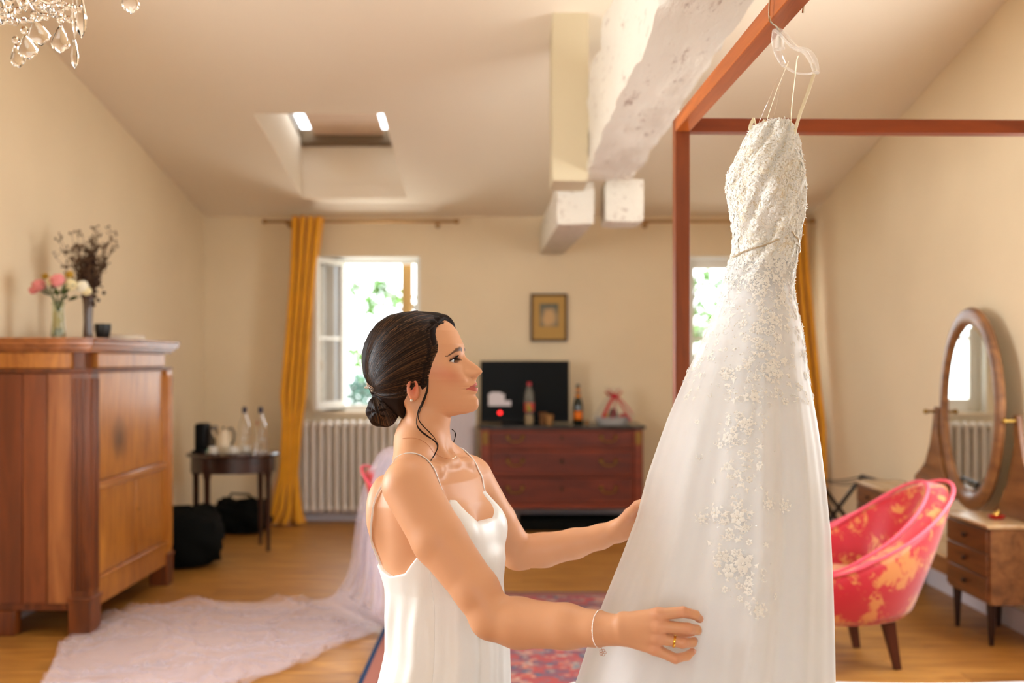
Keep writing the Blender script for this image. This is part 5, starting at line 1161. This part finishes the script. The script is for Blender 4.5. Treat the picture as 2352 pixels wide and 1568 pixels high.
# hair
NEAR = [(1008, 700), (1024, 728), (1014, 741), (1005, 753), (1003, 768), (1007, 790), (1005, 806), (993, 832), (987, 856), (983, 884), (976, 890), (968, 874), (955, 876), (943, 886), (938, 905), (932, 925), (930, 962), (905, 968), (880, 960), (850, 940), (800, 900), (800, 690)]
FAR = [(1046, 700), (1051, 740), (1050, 757), (1036, 765), (1014, 790), (1010, 806), (1000, 832), (992, 856), (983, 884), (976, 890), (968, 874), (955, 876), (943, 886), (938, 905), (932, 925), (930, 962), (905, 968), (880, 960), (850, 940), (800, 900), (800, 690)]
def poly_sdf(x, y, poly):
    d = np.full(x.shape, 1e9); s = np.ones(x.shape); n = len(poly)
    for i in range(n):
        ax, ay = poly[i]; bx, by = poly[i-1]; ex, ey = bx-ax, by-ay; wx, wy = x-ax, y-ay; t = np.clip((wx*ex+wy*ey)/(ex*ex+ey*ey), 0, 1)
        d = np.minimum(d, (wx-ex*t)**2+(wy-ey*t)**2); c1, c2, c3 = y >= ay, y < by, ex*wy > ey*wx; flip = (c1 & c2 & c3) | (~c1 & ~c2 & ~c3); s = np.where(flip, -s, s)
    return s*np.sqrt(d)
HPY = [714, 718, 724, 732, 742, 762, 788, 812, 832, 859, 882, 899, 915, 930, 945, 962, 970]
HAF = [.0, .045, .068, .080, .090, .102, .108, .110, .108, .100, .09, .08, .06, .045, .035, .03, .03]
HAB = [.0, .042, .066, .082, .096, .113, .1265, .1325, .1328, .1285, .1180, .104, .087, .070, .052, .036, .03]
HWD = [.0, .033, .050, .060, .068, .0765, .0815, .0835, .0840, .0830, .0800, .0760, .070, .063, .056, .050, .045]
def f_hairvol(p):
    f, l, z = hf(p); a = np.where(f > 0, tabz(z, HPY, HAF), tabz(z, HPY, HAB))+1e-5; w = tabz(z, HPY, HWD)+1e-5; n = 2.2
    rho = ((np.abs(f)/a)**n+(np.abs(l)/w)**n)**(1/n)+1e-6; r = np.sqrt(f*f+l*l)+1e-6; h = r*(1-1/rho); h = np.maximum(h, z-pyz(714))
    h += -.004*g1(l-.012, .02)*g1(z-pyz(722), .012)*sstep(.0, .05, f)
    return h*.85
BC = (-.0850, float(pyz(944)))
def f_bun(p):
    f, l, z = hf(p); q = np.stack([f-BC[0], l, z-BC[1]], 1)/np.array([.0385, .043, .0385]); ln = np.sqrt((q*q).sum(1)); ang = np.arctan2(z-BC[1], f-BC[0])
    b = (ln-1)*.0385+.0012*np.sin(7*ang+l*60)
    return b
def f_hair(p):
    f, l, z = hf(p); py = 826+(CH-z)*994; lat = np.clip(np.abs(l), 0, .07)
    sx = 960+994*(.978*f-.208*lat); w = sstep(.022, -.014, l); sd = poly_sdf(sx, py, NEAR)*(1-w)+poly_sdf(960+994*(.978*f+.01), py, FAR)*w
    h = smax(f_hairvol(p), sd/994-.0035, .020); h = smin(h, f_bun(p), .006)
    tie = cone(p, hw(-.100, 0, float(pyz(896))), hw(-.086, 0, float(pyz(915))), .016, .018); return smin(h, tie, .006)
M_hair = mat('dark_brown_hair', (30, 18, 12), .62, spec=.12); M_hair2 = mat('brown_hair_strand', (35, 22, 14), .5, spec=.3); M_hair3 = mat('lighter_brown_hair_strand', (92, 62, 38), .5, spec=.35)
for m_ in (M_hair, M_hair2, M_hair3): m_.node_tree.nodes['Principled BSDF'].inputs['Anisotropic'].default_value = .5
hair = mesh_np('hair', [extract(f_hair, (-.352, 2.185, 1.275), (-.09, 2.42, 1.57), .0019)], M_hair, bride)
def ray_to(fn, pxy, y0=2.13, y1=2.34, st=.0025):
    pxy = np.array(pxy); n = len(pxy); best = np.full(n, 1e9); bz = np.full(n, y1); hit = np.zeros(n, bool)
    for Z in np.arange(y0, y1, st):
        act = ~hit
        if not act.any(): break
        q = np.stack([(pxy[act, 0]-CX)/F*Z, np.full(act.sum(), Z), CH-(pxy[act, 1]-CY)/F*Z], 1); v = fn(q); i = np.where(act)[0]
        bt = v < best[i]; best[i[bt]] = v[bt]; bz[i[bt]] = Z; hit[i[v < 0]] = True
    q = np.stack([(pxy[:, 0]-CX)/F*bz, bz, CH-(pxy[:, 1]-CY)/F*bz], 1); return q, best
def bez(P0, P1, P2, P3, t): return P0*(1-t)**3+3*P1*t*(1-t)**2+3*P2*t*t*(1-t)+P3*t**3
HLs = [np.array(a, float) for a in [(944, 890), (956, 880), (968, 879), (982, 886), (987, 858), (994, 834), (1005, 809), (1007, 792), (1001, 769), (1000, 753), (1013, 744), (1027, 741), (1008, 728), (985, 722), (960, 719), (935, 720)]]
rr = random.Random(11); NS = 1000; T_ = np.linspace(0, 1, 15); allp = []
E_ = np.array([860., 899.])
for k in range(NS):
    u = ((k+rr.random())/NS)**.85; s0 = spline(HLs, 200)[0] if False else None
    t = u*(len(HLs)-1); i = min(int(t), len(HLs)-2); s0 = HLs[i]*(1-(t-i))+HLs[i+1]*(t-i)
    uu = u**1.15; P1 = np.array([945, 915.])*(1-uu)+np.array([930, 668.])*uu; P2 = np.array([885, 925.])*(1-uu)+np.array([795, 785.])*uu
    jt = rr.gauss(0, 1.2); e = E_+np.array([rr.gauss(0, 3), rr.gauss(0, 2.5)])
    t0 = 0 if rr.random() < .6 else rr.uniform(0, .3)
    for tt in T_: q = bez(s0, P1, P2, e, t0+(1-t0)*tt); allp.append(q+np.array([jt, jt*.6])*math.sin(PI*tt))
fhh = lambda p: np.minimum(f_hair(p), f_head(p)+.0006)
q3, _b = ray_to(fhh, allp); q3 = surf(q3, fhh, .0001, 5); q3ok = np.abs(fhh(q3)) < .0015; q3ok = q3ok.reshape(NS, len(T_)); q3 = q3.reshape(NS, len(T_), 3)
groups = {0: MB(), 1: MB()}
for k in range(NS):
    g_ = groups[1 if rr.random() < .22 else 0]; r0 = rr.uniform(.0004, .0009); pts = q3[k][q3ok[k]]
    if len(pts) < 5: continue
    g_.tube([Vector(p) for p in pts], [r0*min(1, .4+j*.3) for j in range(len(pts))], 4)
    f, l, z = hf(pts)
    if (l > .004).all():
        g_.tube([Vector(hw(a, -b, c)) for a, b, c in zip(f, l, z)], r0, 4)
bp = []
for k in range(150):   # bun strands: arcs from the tie round the coil
    a0 = rr.uniform(-1.25, 1.25); sh = rr.uniform(-.25, .25)
    for tt in np.linspace(0, 1, 12):
        x = 862+(a0*26+12)*math.sin(PI*.5*tt)+(14*tt); y = 906+72*tt-10*tt*tt*abs(a0); bp.append(((x*1.0), y))
qb, bb_ = ray_to(f_bun, bp, 2.15, 2.32); ok = bb_ < .002; qb = surf(qb, f_bun, .0002, 4).reshape(150, 12, 3); ok = ok.reshape(150, 12)
for k in range(150):
    pts = [Vector(p) for p, o_ in zip(qb[k], ok[k]) if o_]
    if len(pts) > 3: groups[1 if rr.random() < .3 else 0].tube(pts, rr.uniform(.0004, .0008), 4)
groups[0].build('strands', M_hair2, hair, w=1, kind='stuff'); groups[1].build('strands', M_hair3, hair, w=1, kind='stuff', label='lighter brown highlights in the hair')
# loose curled locks beside the face
lk = MB()
def lock(pts, Zs, r, off=0): lk.tube([Vector(p) for p in spline([Pn(a+off*rr.gauss(0, 1), b+off*rr.gauss(0, 1), z) for (a, b), z in zip(pts, Zs)], 40)], [r*(1 if j < 28 else 1-(j-28)/12*.7) for j in range(40)], 5)
near_l = [(982, 872), (980, 895), (970, 925), (961, 946), (957, 972), (967, 990), (985, 1003), (998, 1012), (1005, 1024), (999, 1042), (989, 1058), (987, 1072)]
for k in range(7): lock(near_l, [2.225, 2.222, 2.225, 2.228, 2.228, 2.224, 2.22, 2.215, 2.21, 2.20, 2.195, 2.195], .0007, .8)
for k in range(4): lock([(983, 870), (981, 900), (972, 925), (963, 948), (962, 962), (972, 978), (985, 991), (996, 1003), (1003, 1014)], [2.225]*9, .0006, .7)
for k in range(4): lock([(1038, 985), (1044, 992), (1046, 1000), (1043, 1015), (1038, 1030), (1037, 1040)], [2.36]*6, .0006, .6)
lk.build('loose_locks', M_hair2, hair, w=1, kind='stuff')
# hair ornament and earring
mb = MB()
for k in range(16): p = Pn(848+rr.uniform(-9, 10), 888+rr.uniform(-8, 10), 2.26+rr.uniform(-.01, .04)); mb.ball(p, rr.uniform(.0014, .0028), 8, 6); mb.tube([p, Pn(862, 894, 2.275)], .0004, 4)
mb.build('crystal_hair_pin', mat('crystal_beads', (235, 230, 225), .1, .6), bride, w=1)
mb = MB(); e0 = surf([hw(.010, .075, float(pyz(912)))], f_head, .001)[0]; mb.ball(e0, .003, 10, 8); mb.build('earring', mat('pearl', (235, 225, 210), .2), bride, w=1)
# slip -----------------------------------------------------------------
SLPY = [1230, 1290, 1340, 1400, 1480, 1568, 1700, 1850, 2110, 2180]
SLL = [884, 878, 893, 892, 899, 880, 862, 850, 835, 830]
SLR = [1160, 1158, 1151, 1152, 1163, 1166, 1178, 1190, 1205, 1210]
def f_slipvol(p):
    z = p[:, 2]; L_ = (tabz(z, SLPY, SLL)-CX)/F*2.3; R_ = (tabz(z, SLPY, SLR)-CX)/F*2.3; c = (L_+R_)/2; H_ = (R_-L_)/2; w = tabz(z, SLPY, [.148, .145, .142, .15, .165, .178, .19, .20, .21, .21])
    a = np.sqrt(np.maximum(H_**2-(w*math.sin(PHI))**2, .002))/math.cos(PHI); d = np.stack([p[:, 0]-c, p[:, 1]-2.3], 1); f, l = d @ TF, d @ TR
    rho = ((np.abs(f)/a)**2.2+(np.abs(l)/w)**2.2)**(1/2.2)+1e-6; r = np.sqrt(f*f+l*l)+1e-6; th = np.arctan2(l, f)
    fold = .0045*np.sin(9*th+1.2*np.sin(z*7)+.8)*sstep(1.04, .80, z)+.0022*np.sin(21*th+z*9)*sstep(1.0, .85, z)
    h = r*(1-1/rho)-fold; return smax(h*.85, np.maximum((z-1.035)*.6, .155-z), .03)
def f_slip(p):
    f, l, z = tf(p); th = np.degrees(np.arctan2(np.abs(l), f))
    zt = pyz(np.interp(th, [0, 18, 30, 38, 46, 54, 64, 78, 92, 110, 140, 180], [1190, 1186, 1160, 1134, 1132, 1152, 1196, 1248, 1290, 1302, 1290, 1288]))
    q = smin(f_trunk(p)-.0035-.0010*np.sin(40*l+z*60)*.3, f_slipvol(p), .018)
    e_ = np.stack([f-.086, l, z-pyz(1222)], 1)/np.array([.050, .085, .062]); q = smin(q, (np.sqrt((e_*e_).sum(1))-1)*.05, .02)
    q = np.where(z > 1.0, q, np.minimum(q, f_slipvol(p)))
    return smax(q, (z-zt)*.75, .003)
M_silk = mat('white_satin', (238, 236, 232), .36, sheen=.3, bump=.0012, bscale=16, stretch=(3, 3, .6))
sl = mesh_np('slip_dress', [extract(f_slip, (-.37, 2.06, .14), (.08, 2.55, 1.165), .0031)], M_silk, bride)
both = lambda p: np.minimum(smin(f_upper(p), smin(f_armR(p), f_armL(p), .02), .022), f_slip(p))
def strap(pts, r, name='strap', n=60, parent=None, fn=both, off=.0020, m=None, flat=.45):
    c = surf(spline([Pn(*q) for q in pts], n), fn, off); 
    for _ in range(2): c[1:-1] = (c[:-2]+c[1:-1]*2+c[2:])/4
    mb = MB(); mb.tube([Vector(p) for p in c], r, 8, flat=flat); return mb.build(name, m or M_silk, parent or sl, w=1)
strap([(1046, 1146, 2.17), (1036, 1122, 2.17), (1012, 1094, 2.17), (985, 1074, 2.17), (955, 1060, 2.18), (925, 1064, 2.2), (900, 1080, 2.21), (882, 1110, 2.22), (872, 1150, 2.23), (869, 1200, 2.24), (873, 1250, 2.25), (884, 1294, 2.25)], .0028)
strap([(1132, 1172, 2.36), (1126, 1140, 2.37), (1104, 1100, 2.38), (1076, 1066, 2.38), (1052, 1044, 2.39), (1036, 1034, 2.42)], .0028)
strap([(1046, 1150, 2.16), (1051, 1170, 2.15), (1050, 1188, 2.14)], .0018, 'edge_piping')
mb = MB(); c = surf([Pn(905, 1076, 2.2)], both, .002)[0]; mb.tube([Vector(c)+Vector((math.cos(a)*.004, 0, math.sin(a)*.004)) for a in [k*PI/5 for k in range(10)]], .0008, 6, loop=True); mb.build('strap_adjuster', mat('rose_gold', (205, 140, 105), .25, 1), sl, w=1)
strap([(978, 1300, 2.12), (982, 1350, 2.11), (988, 1400, 2.11), (993, 1450, 2.11), (990, 1510, 2.11), (985, 1580, 2.10)], .0011, 'side_seam', fn=f_slip, off=.0003)
# jewellery
M_rg = mat('rose_gold_chain', (214, 160, 130), .25, 1)
c = surf(spline([Pn(*q) for q in [(934, 1015, 2.24), (952, 1022, 2.235), (985, 1033, 2.23), (1015, 1043, 2.235), (1036, 1053, 2.25), (1046, 1050, 2.28)]], 40), f_upper, .0006); mb = MB(); mb.tube([Vector(p) for p in c], .0004, 5); mb.build('necklace', M_rg, bride, w=1)
fa = lambda p: np.minimum(f_armR(p), f_hand(p, HRF, FR))
ctr = Pn(1379, 1443, 1.937); axd = (FR[-1][0]-FR[-3][0]); axd /= np.linalg.norm(axd); u1 = np.cross(axd, [0, 1, 0]); u1 /= np.linalg.norm(u1); u2 = np.cross(axd, u1)
ringp = surf([ctr+.036*(math.cos(a)*u1+math.sin(a)*u2) for a in [k*2*PI/72 for k in range(72)]], fa, .0010)
mb = MB(); mb.tube([Vector(p) for p in ringp], .00055, 5, loop=True)
for k in range(0, 72, 1): mb.ball(ringp[k], .0010, 6, 4)
mb.build('bracelet_chain', mat('silver_chain', (225, 215, 205), .25, 1), bride, w=1)
low = ringp[np.argmin(ringp[:, 2])]+np.array([.002, -.012, -.006]); mb = MB()
for k in range(5):
    a = k*2*PI/5; cc_ = low+np.array([math.cos(a)*.0042, 0, math.sin(a)*.0042]); mb.tube([Vector(cc_+np.array([math.cos(b)*.0026, 0, math.sin(b)*.0026])) for b in [j*PI/6 for j in range(12)]], .0005, 5, loop=True)
mb.tube([Vector(ringp[np.argmin(ringp[:, 2])]), Vector(low)], .0005, 5); mb.build('flower_charm', M_rg, bride, w=1)
a_, b_2 = Pn(1538, 1470, 1.867), Pn(1569, 1476, 1.862); dd = b_2-a_; dd /= np.linalg.norm(dd); ctr = a_+dd*.009; u1 = np.cross(dd, [0, 1, 0]); u1 /= np.linalg.norm(u1); u2 = np.cross(dd, u1)
mb = MB(); rings_ = []
for b in [k*2*PI/40 for k in range(40)]:
    rd = math.cos(b)*u1+math.sin(b)*u2; rings_.append([Vector(ctr+rd*(.0112+.0009*math.cos(g))+dd*.0023*math.sin(g)) for g in [j*PI/4 for j in range(8)]])
mb.rings(rings_, loop=True); mb.build('wedding_ring', mat('yellow_gold', (240, 190, 80), .15, 1), bride, w=1)
# finger nails
mb = MB()
for k in ('index', 'middle', 'ring', 'little'):
    t_, d_ = Pn(*HRF[k][4][:3]), Pn(*HRF[k][3][:3]); ax = (t_-d_)/np.linalg.norm(t_-d_); out = np.array([.75, -.6, .1]); out -= ax*(out @ ax); out /= np.linalg.norm(out); sd = np.cross(ax, out); cN = t_+out*HRF[k][4][3]*.62
    M_ = Matrix(((sd[0], out[0], ax[0]), (sd[1], out[1], ax[1]), (sd[2], out[2], ax[2]))).to_4x4(); mb.ball(cN, (.0048, .0030, .0062), 12, 8, M_)
mb.build('finger_nails', mat('pale_nail', (232, 180, 160), .2), bride, w=1)
# ------------------------------------------------------------------ wedding gown hanging from the bed rail
GY = [286, 300, 330, 365, 400, 430, 470, 510, 545, 580, 620, 660, 700, 750, 800, 850, 900, 960, 1020, 1100, 1200, 1300, 1400, 1500, 1568, 1650, 1750, 1850, 1866]
GL = [1738, 1722, 1706, 1690, 1674, 1669, 1675, 1683, 1686, 1683, 1673, 1661, 1650, 1632, 1609, 1586, 1565, 1540, 1519, 1492, 1467, 1429, 1388, 1352, 1330, 1302, 1268, 1236, 1230]
GR = [1812, 1822, 1831, 1837, 1843, 1846, 1845, 1841, 1835, 1828, 1820, 1817, 1822, 1834, 1842, 1848, 1857, 1868, 1877, 1887, 1895, 1899, 1902, 1905, 1907, 1910, 1913, 1916, 1917]
GD = [.055, .066, .080, .094, .100, .102, .098, .088, .080, .080, .086, .094, .104, .120, .136, .150, .164, .182, .200, .222, .246, .268, .285, .295, .300, .305, .310, .315, .315]
GCY = [2.24, 2.24, 2.24, 2.24, 2.235, 2.23, 2.23, 2.225, 2.225, 2.22, 2.22, 2.22, 2.22, 2.215, 2.21, 2.21, 2.205, 2.2, 2.2, 2.2, 2.2, 2.2, 2.2, 2.2, 2.2, 2.2, 2.2, 2.2, 2.2]
def G(th, py, off=0.0, fold=1.0):
    """gown surface; th angle (-90 deg faces the camera), py height in photo pixels at the gown's distance"""
    th, py = np.broadcast_arrays(np.asarray(th, float), np.asarray(py, float)); it = lambda t: np.interp(py, GY, t); Yc = it(GCY)
    z = CH-(py-CY)/F*Yc; xl, xr = (it(GL)-CX)/F*Yc, (it(GR)-CX)/F*Yc; xc, hw_ = (xl+xr)/2, (xr-xl)/2; dp = it(GD)
    sk = sstep(640, 1250, py)*fold; bod = 1-sstep(560, 700, py)
    c, s = np.cos(th), np.sin(th)
    r = 1+off/np.maximum(hw_, .03)
    ex = 1.12
    x = xc+np.sign(c)*np.abs(c)**ex*hw_*r; y = Yc+np.sign(s)*np.abs(s)**ex*dp*r
    fo = sk*(.012*np.sin(7*th+.8*np.sin(py*.003)+.6)+.006*np.sin(13*th+1.3+py*.0006)+.0018*np.sin(31*th+.4))
    fo = fo+bod*(.004*np.sin(9*th+py*.05)+.005*np.sin(5*th-py*.033)+.003*np.sin(15*th+py*.09))
    side = np.abs(s)**.7      # keep the outline where the photo has it
    return np.stack([x+c*fo*side*.4, y+s*fo, z+0*x], -1)
gown = root('wedding_gown', 'white lace and tulle wedding gown hanging from the bed rail', 'dress', (.62, 2.22, .46))
NT = 220; ths = np.linspace(0, 2*PI, NT, endpoint=False)
def gsheet(name, py0, py1, nz, off, m, fold=1.0, inner=0, edge=None):
    pys = np.linspace(py0, py1, nz); rows = [G(ths, np.full(NT, p), off, fold) for p in pys]
    if inner: rows = [G(ths, np.full(NT, py0+k), off-.006, fold) for k in (60, 30, 4)]+rows
    v = np.concatenate(rows); nr = len(rows); i = np.arange(nr-1)[:, None]*NT; j = np.arange(NT)[None]; k = (j+1) % NT
    f = np.stack([i+j, i+k, i+NT+k, i+NT+j], -1).reshape(-1, 4); return mesh_np(name, [(v, f)], m, gown)
def lacemat():
    m = bpy.data.materials.new('ivory_lace'); m.use_nodes = True; n = m.node_tree; b = n.nodes['Principled BSDF']; L = n.links.new
    b.inputs['Base Color'].default_value = lin(240, 232, 214); b.inputs['Roughness'].default_value = .6; b.inputs['Sheen Weight'].default_value = .3
    t = n.nodes.new('ShaderNodeTexCoord'); no = n.nodes.new('ShaderNodeTexNoise'); no.inputs['Scale'].default_value = 95; no.inputs['Detail'].default_value = 4; no.inputs['Distortion'].default_value = 1.5; L(t.outputs['Object'], no.inputs['Vector'])
    vo = n.nodes.new('ShaderNodeTexVoronoi'); vo.feature = 'DISTANCE_TO_EDGE'; vo.inputs['Scale'].default_value = 120; L(t.outputs['Object'], vo.inputs['Vector'])
    ad = n.nodes.new('ShaderNodeMath'); ad.operation = 'ADD'; L(no.outputs[0], ad.inputs[0]); L(vo.outputs[0], ad.inputs[1])
    bu = n.nodes.new('ShaderNodeBump'); bu.inputs['Distance'].default_value = .004; L(ad.outputs[0], bu.inputs['Height']); L(bu.outputs[0], b.inputs['Normal'])
    r = n.nodes.new('ShaderNodeValToRGB'); r.color_ramp.elements[0].position = .40; r.color_ramp.elements[0].color = lin(222, 208, 182); r.color_ramp.elements[1].position = .55; r.color_ramp.elements[1].color = lin(246, 240, 226)
    L(no.outputs[0], r.inputs[0]); L(r.outputs[0], b.inputs['Base Color']); return m
M_lace = lacemat()
M_satin = mat('white_gown_satin', (240, 238, 236), .5, sheen=.2)
def netmat(name, col, a0, a1):
    m = mat(name, col, .55, sheen=.3); n = m.node_tree; b = n.nodes['Principled BSDF']; lw = n.nodes.new('ShaderNodeLayerWeight'); lw.inputs[0].default_value = .3; mr = n.nodes.new('ShaderNodeMapRange'); mr.inputs[3].default_value = a0; mr.inputs[4].default_value = a1
    n.links.new(lw.outputs['Facing'], mr.inputs[0]); n.links.new(mr.outputs[0], b.inputs['Alpha']); return m
M_net = netmat('gown_tulle', (244, 243, 244), .30, .95)
gsheet('bodice', 287, 640, 90, 0, M_lace, inner=1)
gsheet('satin_skirt', 620, 1864, 120, -.010, M_satin, .7)
gsheet('tulle_skirt', 600, 1866, 150, .003, M_net, 1.0)
# lace applique: flowers and leaves
def motif(kind):
    v = []; f = []
    def leaf(a, r0, r1, w, h):
        ca, sa = math.cos(a), math.sin(a); o = len(v); rm = (r0+r1)/2
        for (r, s, hh) in ((r0, 0, .0), (rm, -w, h*.4), (rm, 0, h), (rm, w, h*.4), (r1, 0, 0)): v.append((ca*r-sa*s, sa*r+ca*s, hh))
        f.extend([(o, o+1, o+2), (o, o+2, o+3), (o+1, o+4, o+2), (o+2, o+4, o+3)])
    if kind == 0:
        for k in range(6): leaf(k*PI/3, .22, 1.0, .34, .22)
        o = len(v); v.extend([(.18*math.cos(k*PI/3), .18*math.sin(k*PI/3), .2) for k in range(6)]); v.append((0, 0, .42)); f.extend([(o+k, o+(k+1) % 6, o+6) for k in range(6)])
    elif kind == 1:
        leaf(0, -.9, .9, .30, .2); leaf(.9, 0, .8, .2, .16); leaf(-.9, 0, .8, .2, .16)
    else:
        for k in range(9):
            a = k*.5; leaf(a+1.2, .55, .85, .22, .18); 
            a0 = a
        leaf(3.0, .2, 1.1, .18, .18)
    return np.array(v, float), np.array(f)
def place(kind, P0, P1, P2, sz_, rot):
    v, f = motif(kind); t = P1-P0; t /= np.linalg.norm(t)+1e-9; n_ = np.cross(t, P2-P0); n_ /= np.linalg.norm(n_)+1e-9
    if n_ @ (P0-np.array([.62, 2.22, P0[2]])) < 0: n_ = -n_
    b = np.cross(n_, t); c, s = math.cos(rot), math.sin(rot); x = v[:, 0]*c-v[:, 1]*s; y = v[:, 0]*s+v[:, 1]*c
    return P0+sz_*(x[:, None]*t+y[:, None]*b+v[:, 2:3]*n_), f
mo = []; rr = random.Random(21)
def th_of(px, py):   # camera side angle for an image column
    xl, xr = np.interp(py, GY, GL), np.interp(py, GY, GR); u = max(-.985, min(.985, (px-(xl+xr)/2)/((xr-xl)/2))); u = math.copysign(abs(u)**(1/1.12), u); return -math.acos(u)
def put(th, py, sz_, kind=None, off=.0035):
    q = G(np.array([th, th+.03, th]), np.array([py, py, py+6.]), off); v, f = place(kind if kind is not None else rr.choice((0, 1, 1, 2)), q[0], q[1], q[2], sz_, rr.uniform(0, 6.28)); mo.append((v, f))
for k in range(1700): put(rr.uniform(-PI, PI) if k % 3 == 0 else rr.uniform(-PI, 0), rr.uniform(290, 650), rr.uniform(.006, .013), off=.001)
for k in range(620):
    t = rr.random()**1.7; py = 600+t*320; put(rr.uniform(-PI, 0) if k % 4 else rr.uniform(0, PI), py, rr.uniform(.005, .012))
vine = [(1760, 640), (1725, 760), (1705, 860), (1668, 940), (1650, 985), (1655, 1060), (1640, 1150), (1630, 1240), (1660, 1310)]
for k in range(230):
    t = rr.random()*(len(vine)-1); i = min(int(t), len(vine)-2); a, b = vine[i], vine[i+1]; px_ = a[0]+(b[0]-a[0])*(t-i)+rr.gauss(0, 24); py = a[1]+(b[1]-a[1])*(t-i)+rr.gauss(0, 16); put(th_of(px_, py), py, rr.uniform(.004, .010), off=.0045)
for px_, py, s_ in ((1640, 1150, .017), (1600, 1145, .014), (1645, 1240, .018), (1618, 1255, .016), (1605, 1228, .012), (1668, 960, .014), (1728, 850, .015), (1665, 1325, .013), (1745, 740, .013), (1690, 905, .012), (1632, 990, .013), (1575, 1160, .010), (1742, 1130, .011), (1700, 1120, .010)):
    for r_ in (1, .6): put(th_of(px_, py), py, s_*r_, 0, .0048)
    for q in range(7): a = q*.9; put(th_of(px_+math.cos(a)*s_*1250, py+math.sin(a)*s_*1150), py+math.sin(a)*s_*1150, s_*.42, 1, .0045)
for k in range(75):     # scalloped lace edge down the right side, and its twin on the left
    py = 540+k*4.6; put(-.02+rr.gauss(0, .05), py, .0085+.002*math.sin(k*1.1), 1, .004)
for k in range(60): put(-PI+rr.gauss(0, .06), 360+k*4.4, .007, 1, .002)
M_app = mat('white_lace_motif', (250, 247, 240), .6, sheen=.3, alpha=.82)
mesh_np('lace_applique', mo, M_app, gown, smooth=True)['kind'] = 'stuff'
for o in gown.children:
    if o.name.startswith('lace'): o.data.validate()
# beads scattered over bodice and skirt
mb = MB()
for k in range(330):
    py = rr.choice((rr.uniform(300, 640), rr.uniform(600, 900), rr.uniform(620, 1330))); th = rr.uniform(-PI, 0) if py < 700 else th_of(rr.gauss(np.interp(py, [620, 980, 1330], [1755, 1655, 1645]), 32), py); mb.ball(G(th, py, .0055), .0011, 6, 4)
mb.build('seed_beads', mat('seed_bead', (245, 240, 230), .12, .4), gown, w=1, kind='stuff')
mb = MB()
for (pts, n_) in (([(1684, 592), (1702, 583), (1734, 573), (1762, 560)], 46), ([(1793, 543), (1812, 560), (1831, 580)], 30)):
    for q in spline([(a, b, 0) for a, b in pts], n_): mb.ball(G(th_of(q[0], q[1]), q[1], .006), .0021, 6, 4)
mb.build('beaded_belt', mat('silver_bead', (205, 190, 165), .3, .5), gown, w=1, label='thin line of silver beads round the waist')
M_strap = mat('ivory_ribbon', (246, 236, 204), .45)
def ribbon(pts, r, name='shoulder_strap', m=M_strap, flat=.25):
    mb = MB(); mb.tube([Vector(p) for p in spline([Pn(*q) for q in pts], 24)], r, 8, flat=flat); return mb.build(name, m, gown, w=1)
ribbon([(1815, 306, 2.19), (1819, 240, 2.17), (1826, 180, 2.145), (1830, 140, 2.13), (1834, 128, 2.125)], .0028)
ribbon([(1824, 308, 2.19), (1838, 260, 2.17), (1855, 215, 2.15), (1868, 175, 2.13), (1873, 160, 2.12)], .0045)
ribbon([(1756, 294, 2.28), (1768, 255, 2.29), (1785, 205, 2.31), (1800, 168, 2.33), (1811, 142, 2.35)], .0026)
ribbon([(1738, 296, 2.29), (1752, 260, 2.30), (1768, 225, 2.32), (1786, 180, 2.35)], .0012, m=M_cg)
ribbon([(1770, 296, 2.29), (1790, 210, 2.31), (1800, 158, 2.33)], .0010, m=M_cg)
for a, b in (((1722, 298), (1732, 272)), ((1732, 272), (1744, 300)), ((1748, 300), (1757, 276)), ((1757, 276), (1762, 298))): ribbon([(a[0], a[1], 2.22), ((a[0]+b[0])/2-2, (a[1]+b[1])/2, 2.215), (b[0], b[1], 2.22)], .0042, 'strap_end')
# hanger
hg = root('clothes_hanger', 'clear plastic clothes hanger hooked over the bed rail', 'hanger', (.606, 2.22, 2.0))
mb = MB(); mb.tube([Vector(p) for p in spline([(.646, 2.17, 2.205), (.647, 2.165, 2.245), (.632, 2.16, 2.270), (.604, 2.155, 2.274), (.580, 2.158, 2.262), (.574, 2.168, 2.235), (.577, 2.182, 2.196), (.594, 2.195, 2.186), (.605, 2.208, 2.178), (.609, 2.215, 2.150)], 60)], .0022, 8); mb.build('hook', mat('chrome_wire', (215, 212, 205), .18, 1), hg, w=1)
M_hc = mat('clear_acrylic', (250, 246, 240), .06, alpha=.30, spec=1)
def bar(pts, rs, n=30): mb = MB(); c = spline([Pn(*q) for q in pts], n); mb.tube([Vector(p) for p in c], [float(np.interp(i/(n-1), np.linspace(0, 1, len(rs)), rs)) for i in range(n)], 10, flat=.55); mb.build('arm', M_hc, hg, w=1)
bar([(1786, 70, 2.22), (1800, 82, 2.20), (1825, 108, 2.16), (1852, 118, 2.12), (1868, 140, 2.08), (1874, 166, 2.05)], [.012, .011, .010, .013, .011, .008])
bar([(1786, 70, 2.22), (1782, 95, 2.26), (1788, 125, 2.33), (1798, 145, 2.38)], [.012, .010, .009, .007])
bar([(1874, 166, 2.05), (1850, 170, 2.12), (1826, 166, 2.2), (1798, 150, 2.38)], [.005, .0045, .0045, .005])
mb = MB(); mb.lathe([(.001, -.02), (.012, -.018), (.010, 0), (.007, .012), (.001, .014)], 14, (.609, 2.217, 2.160)); mb.build('neck', M_hc, hg, w=1)
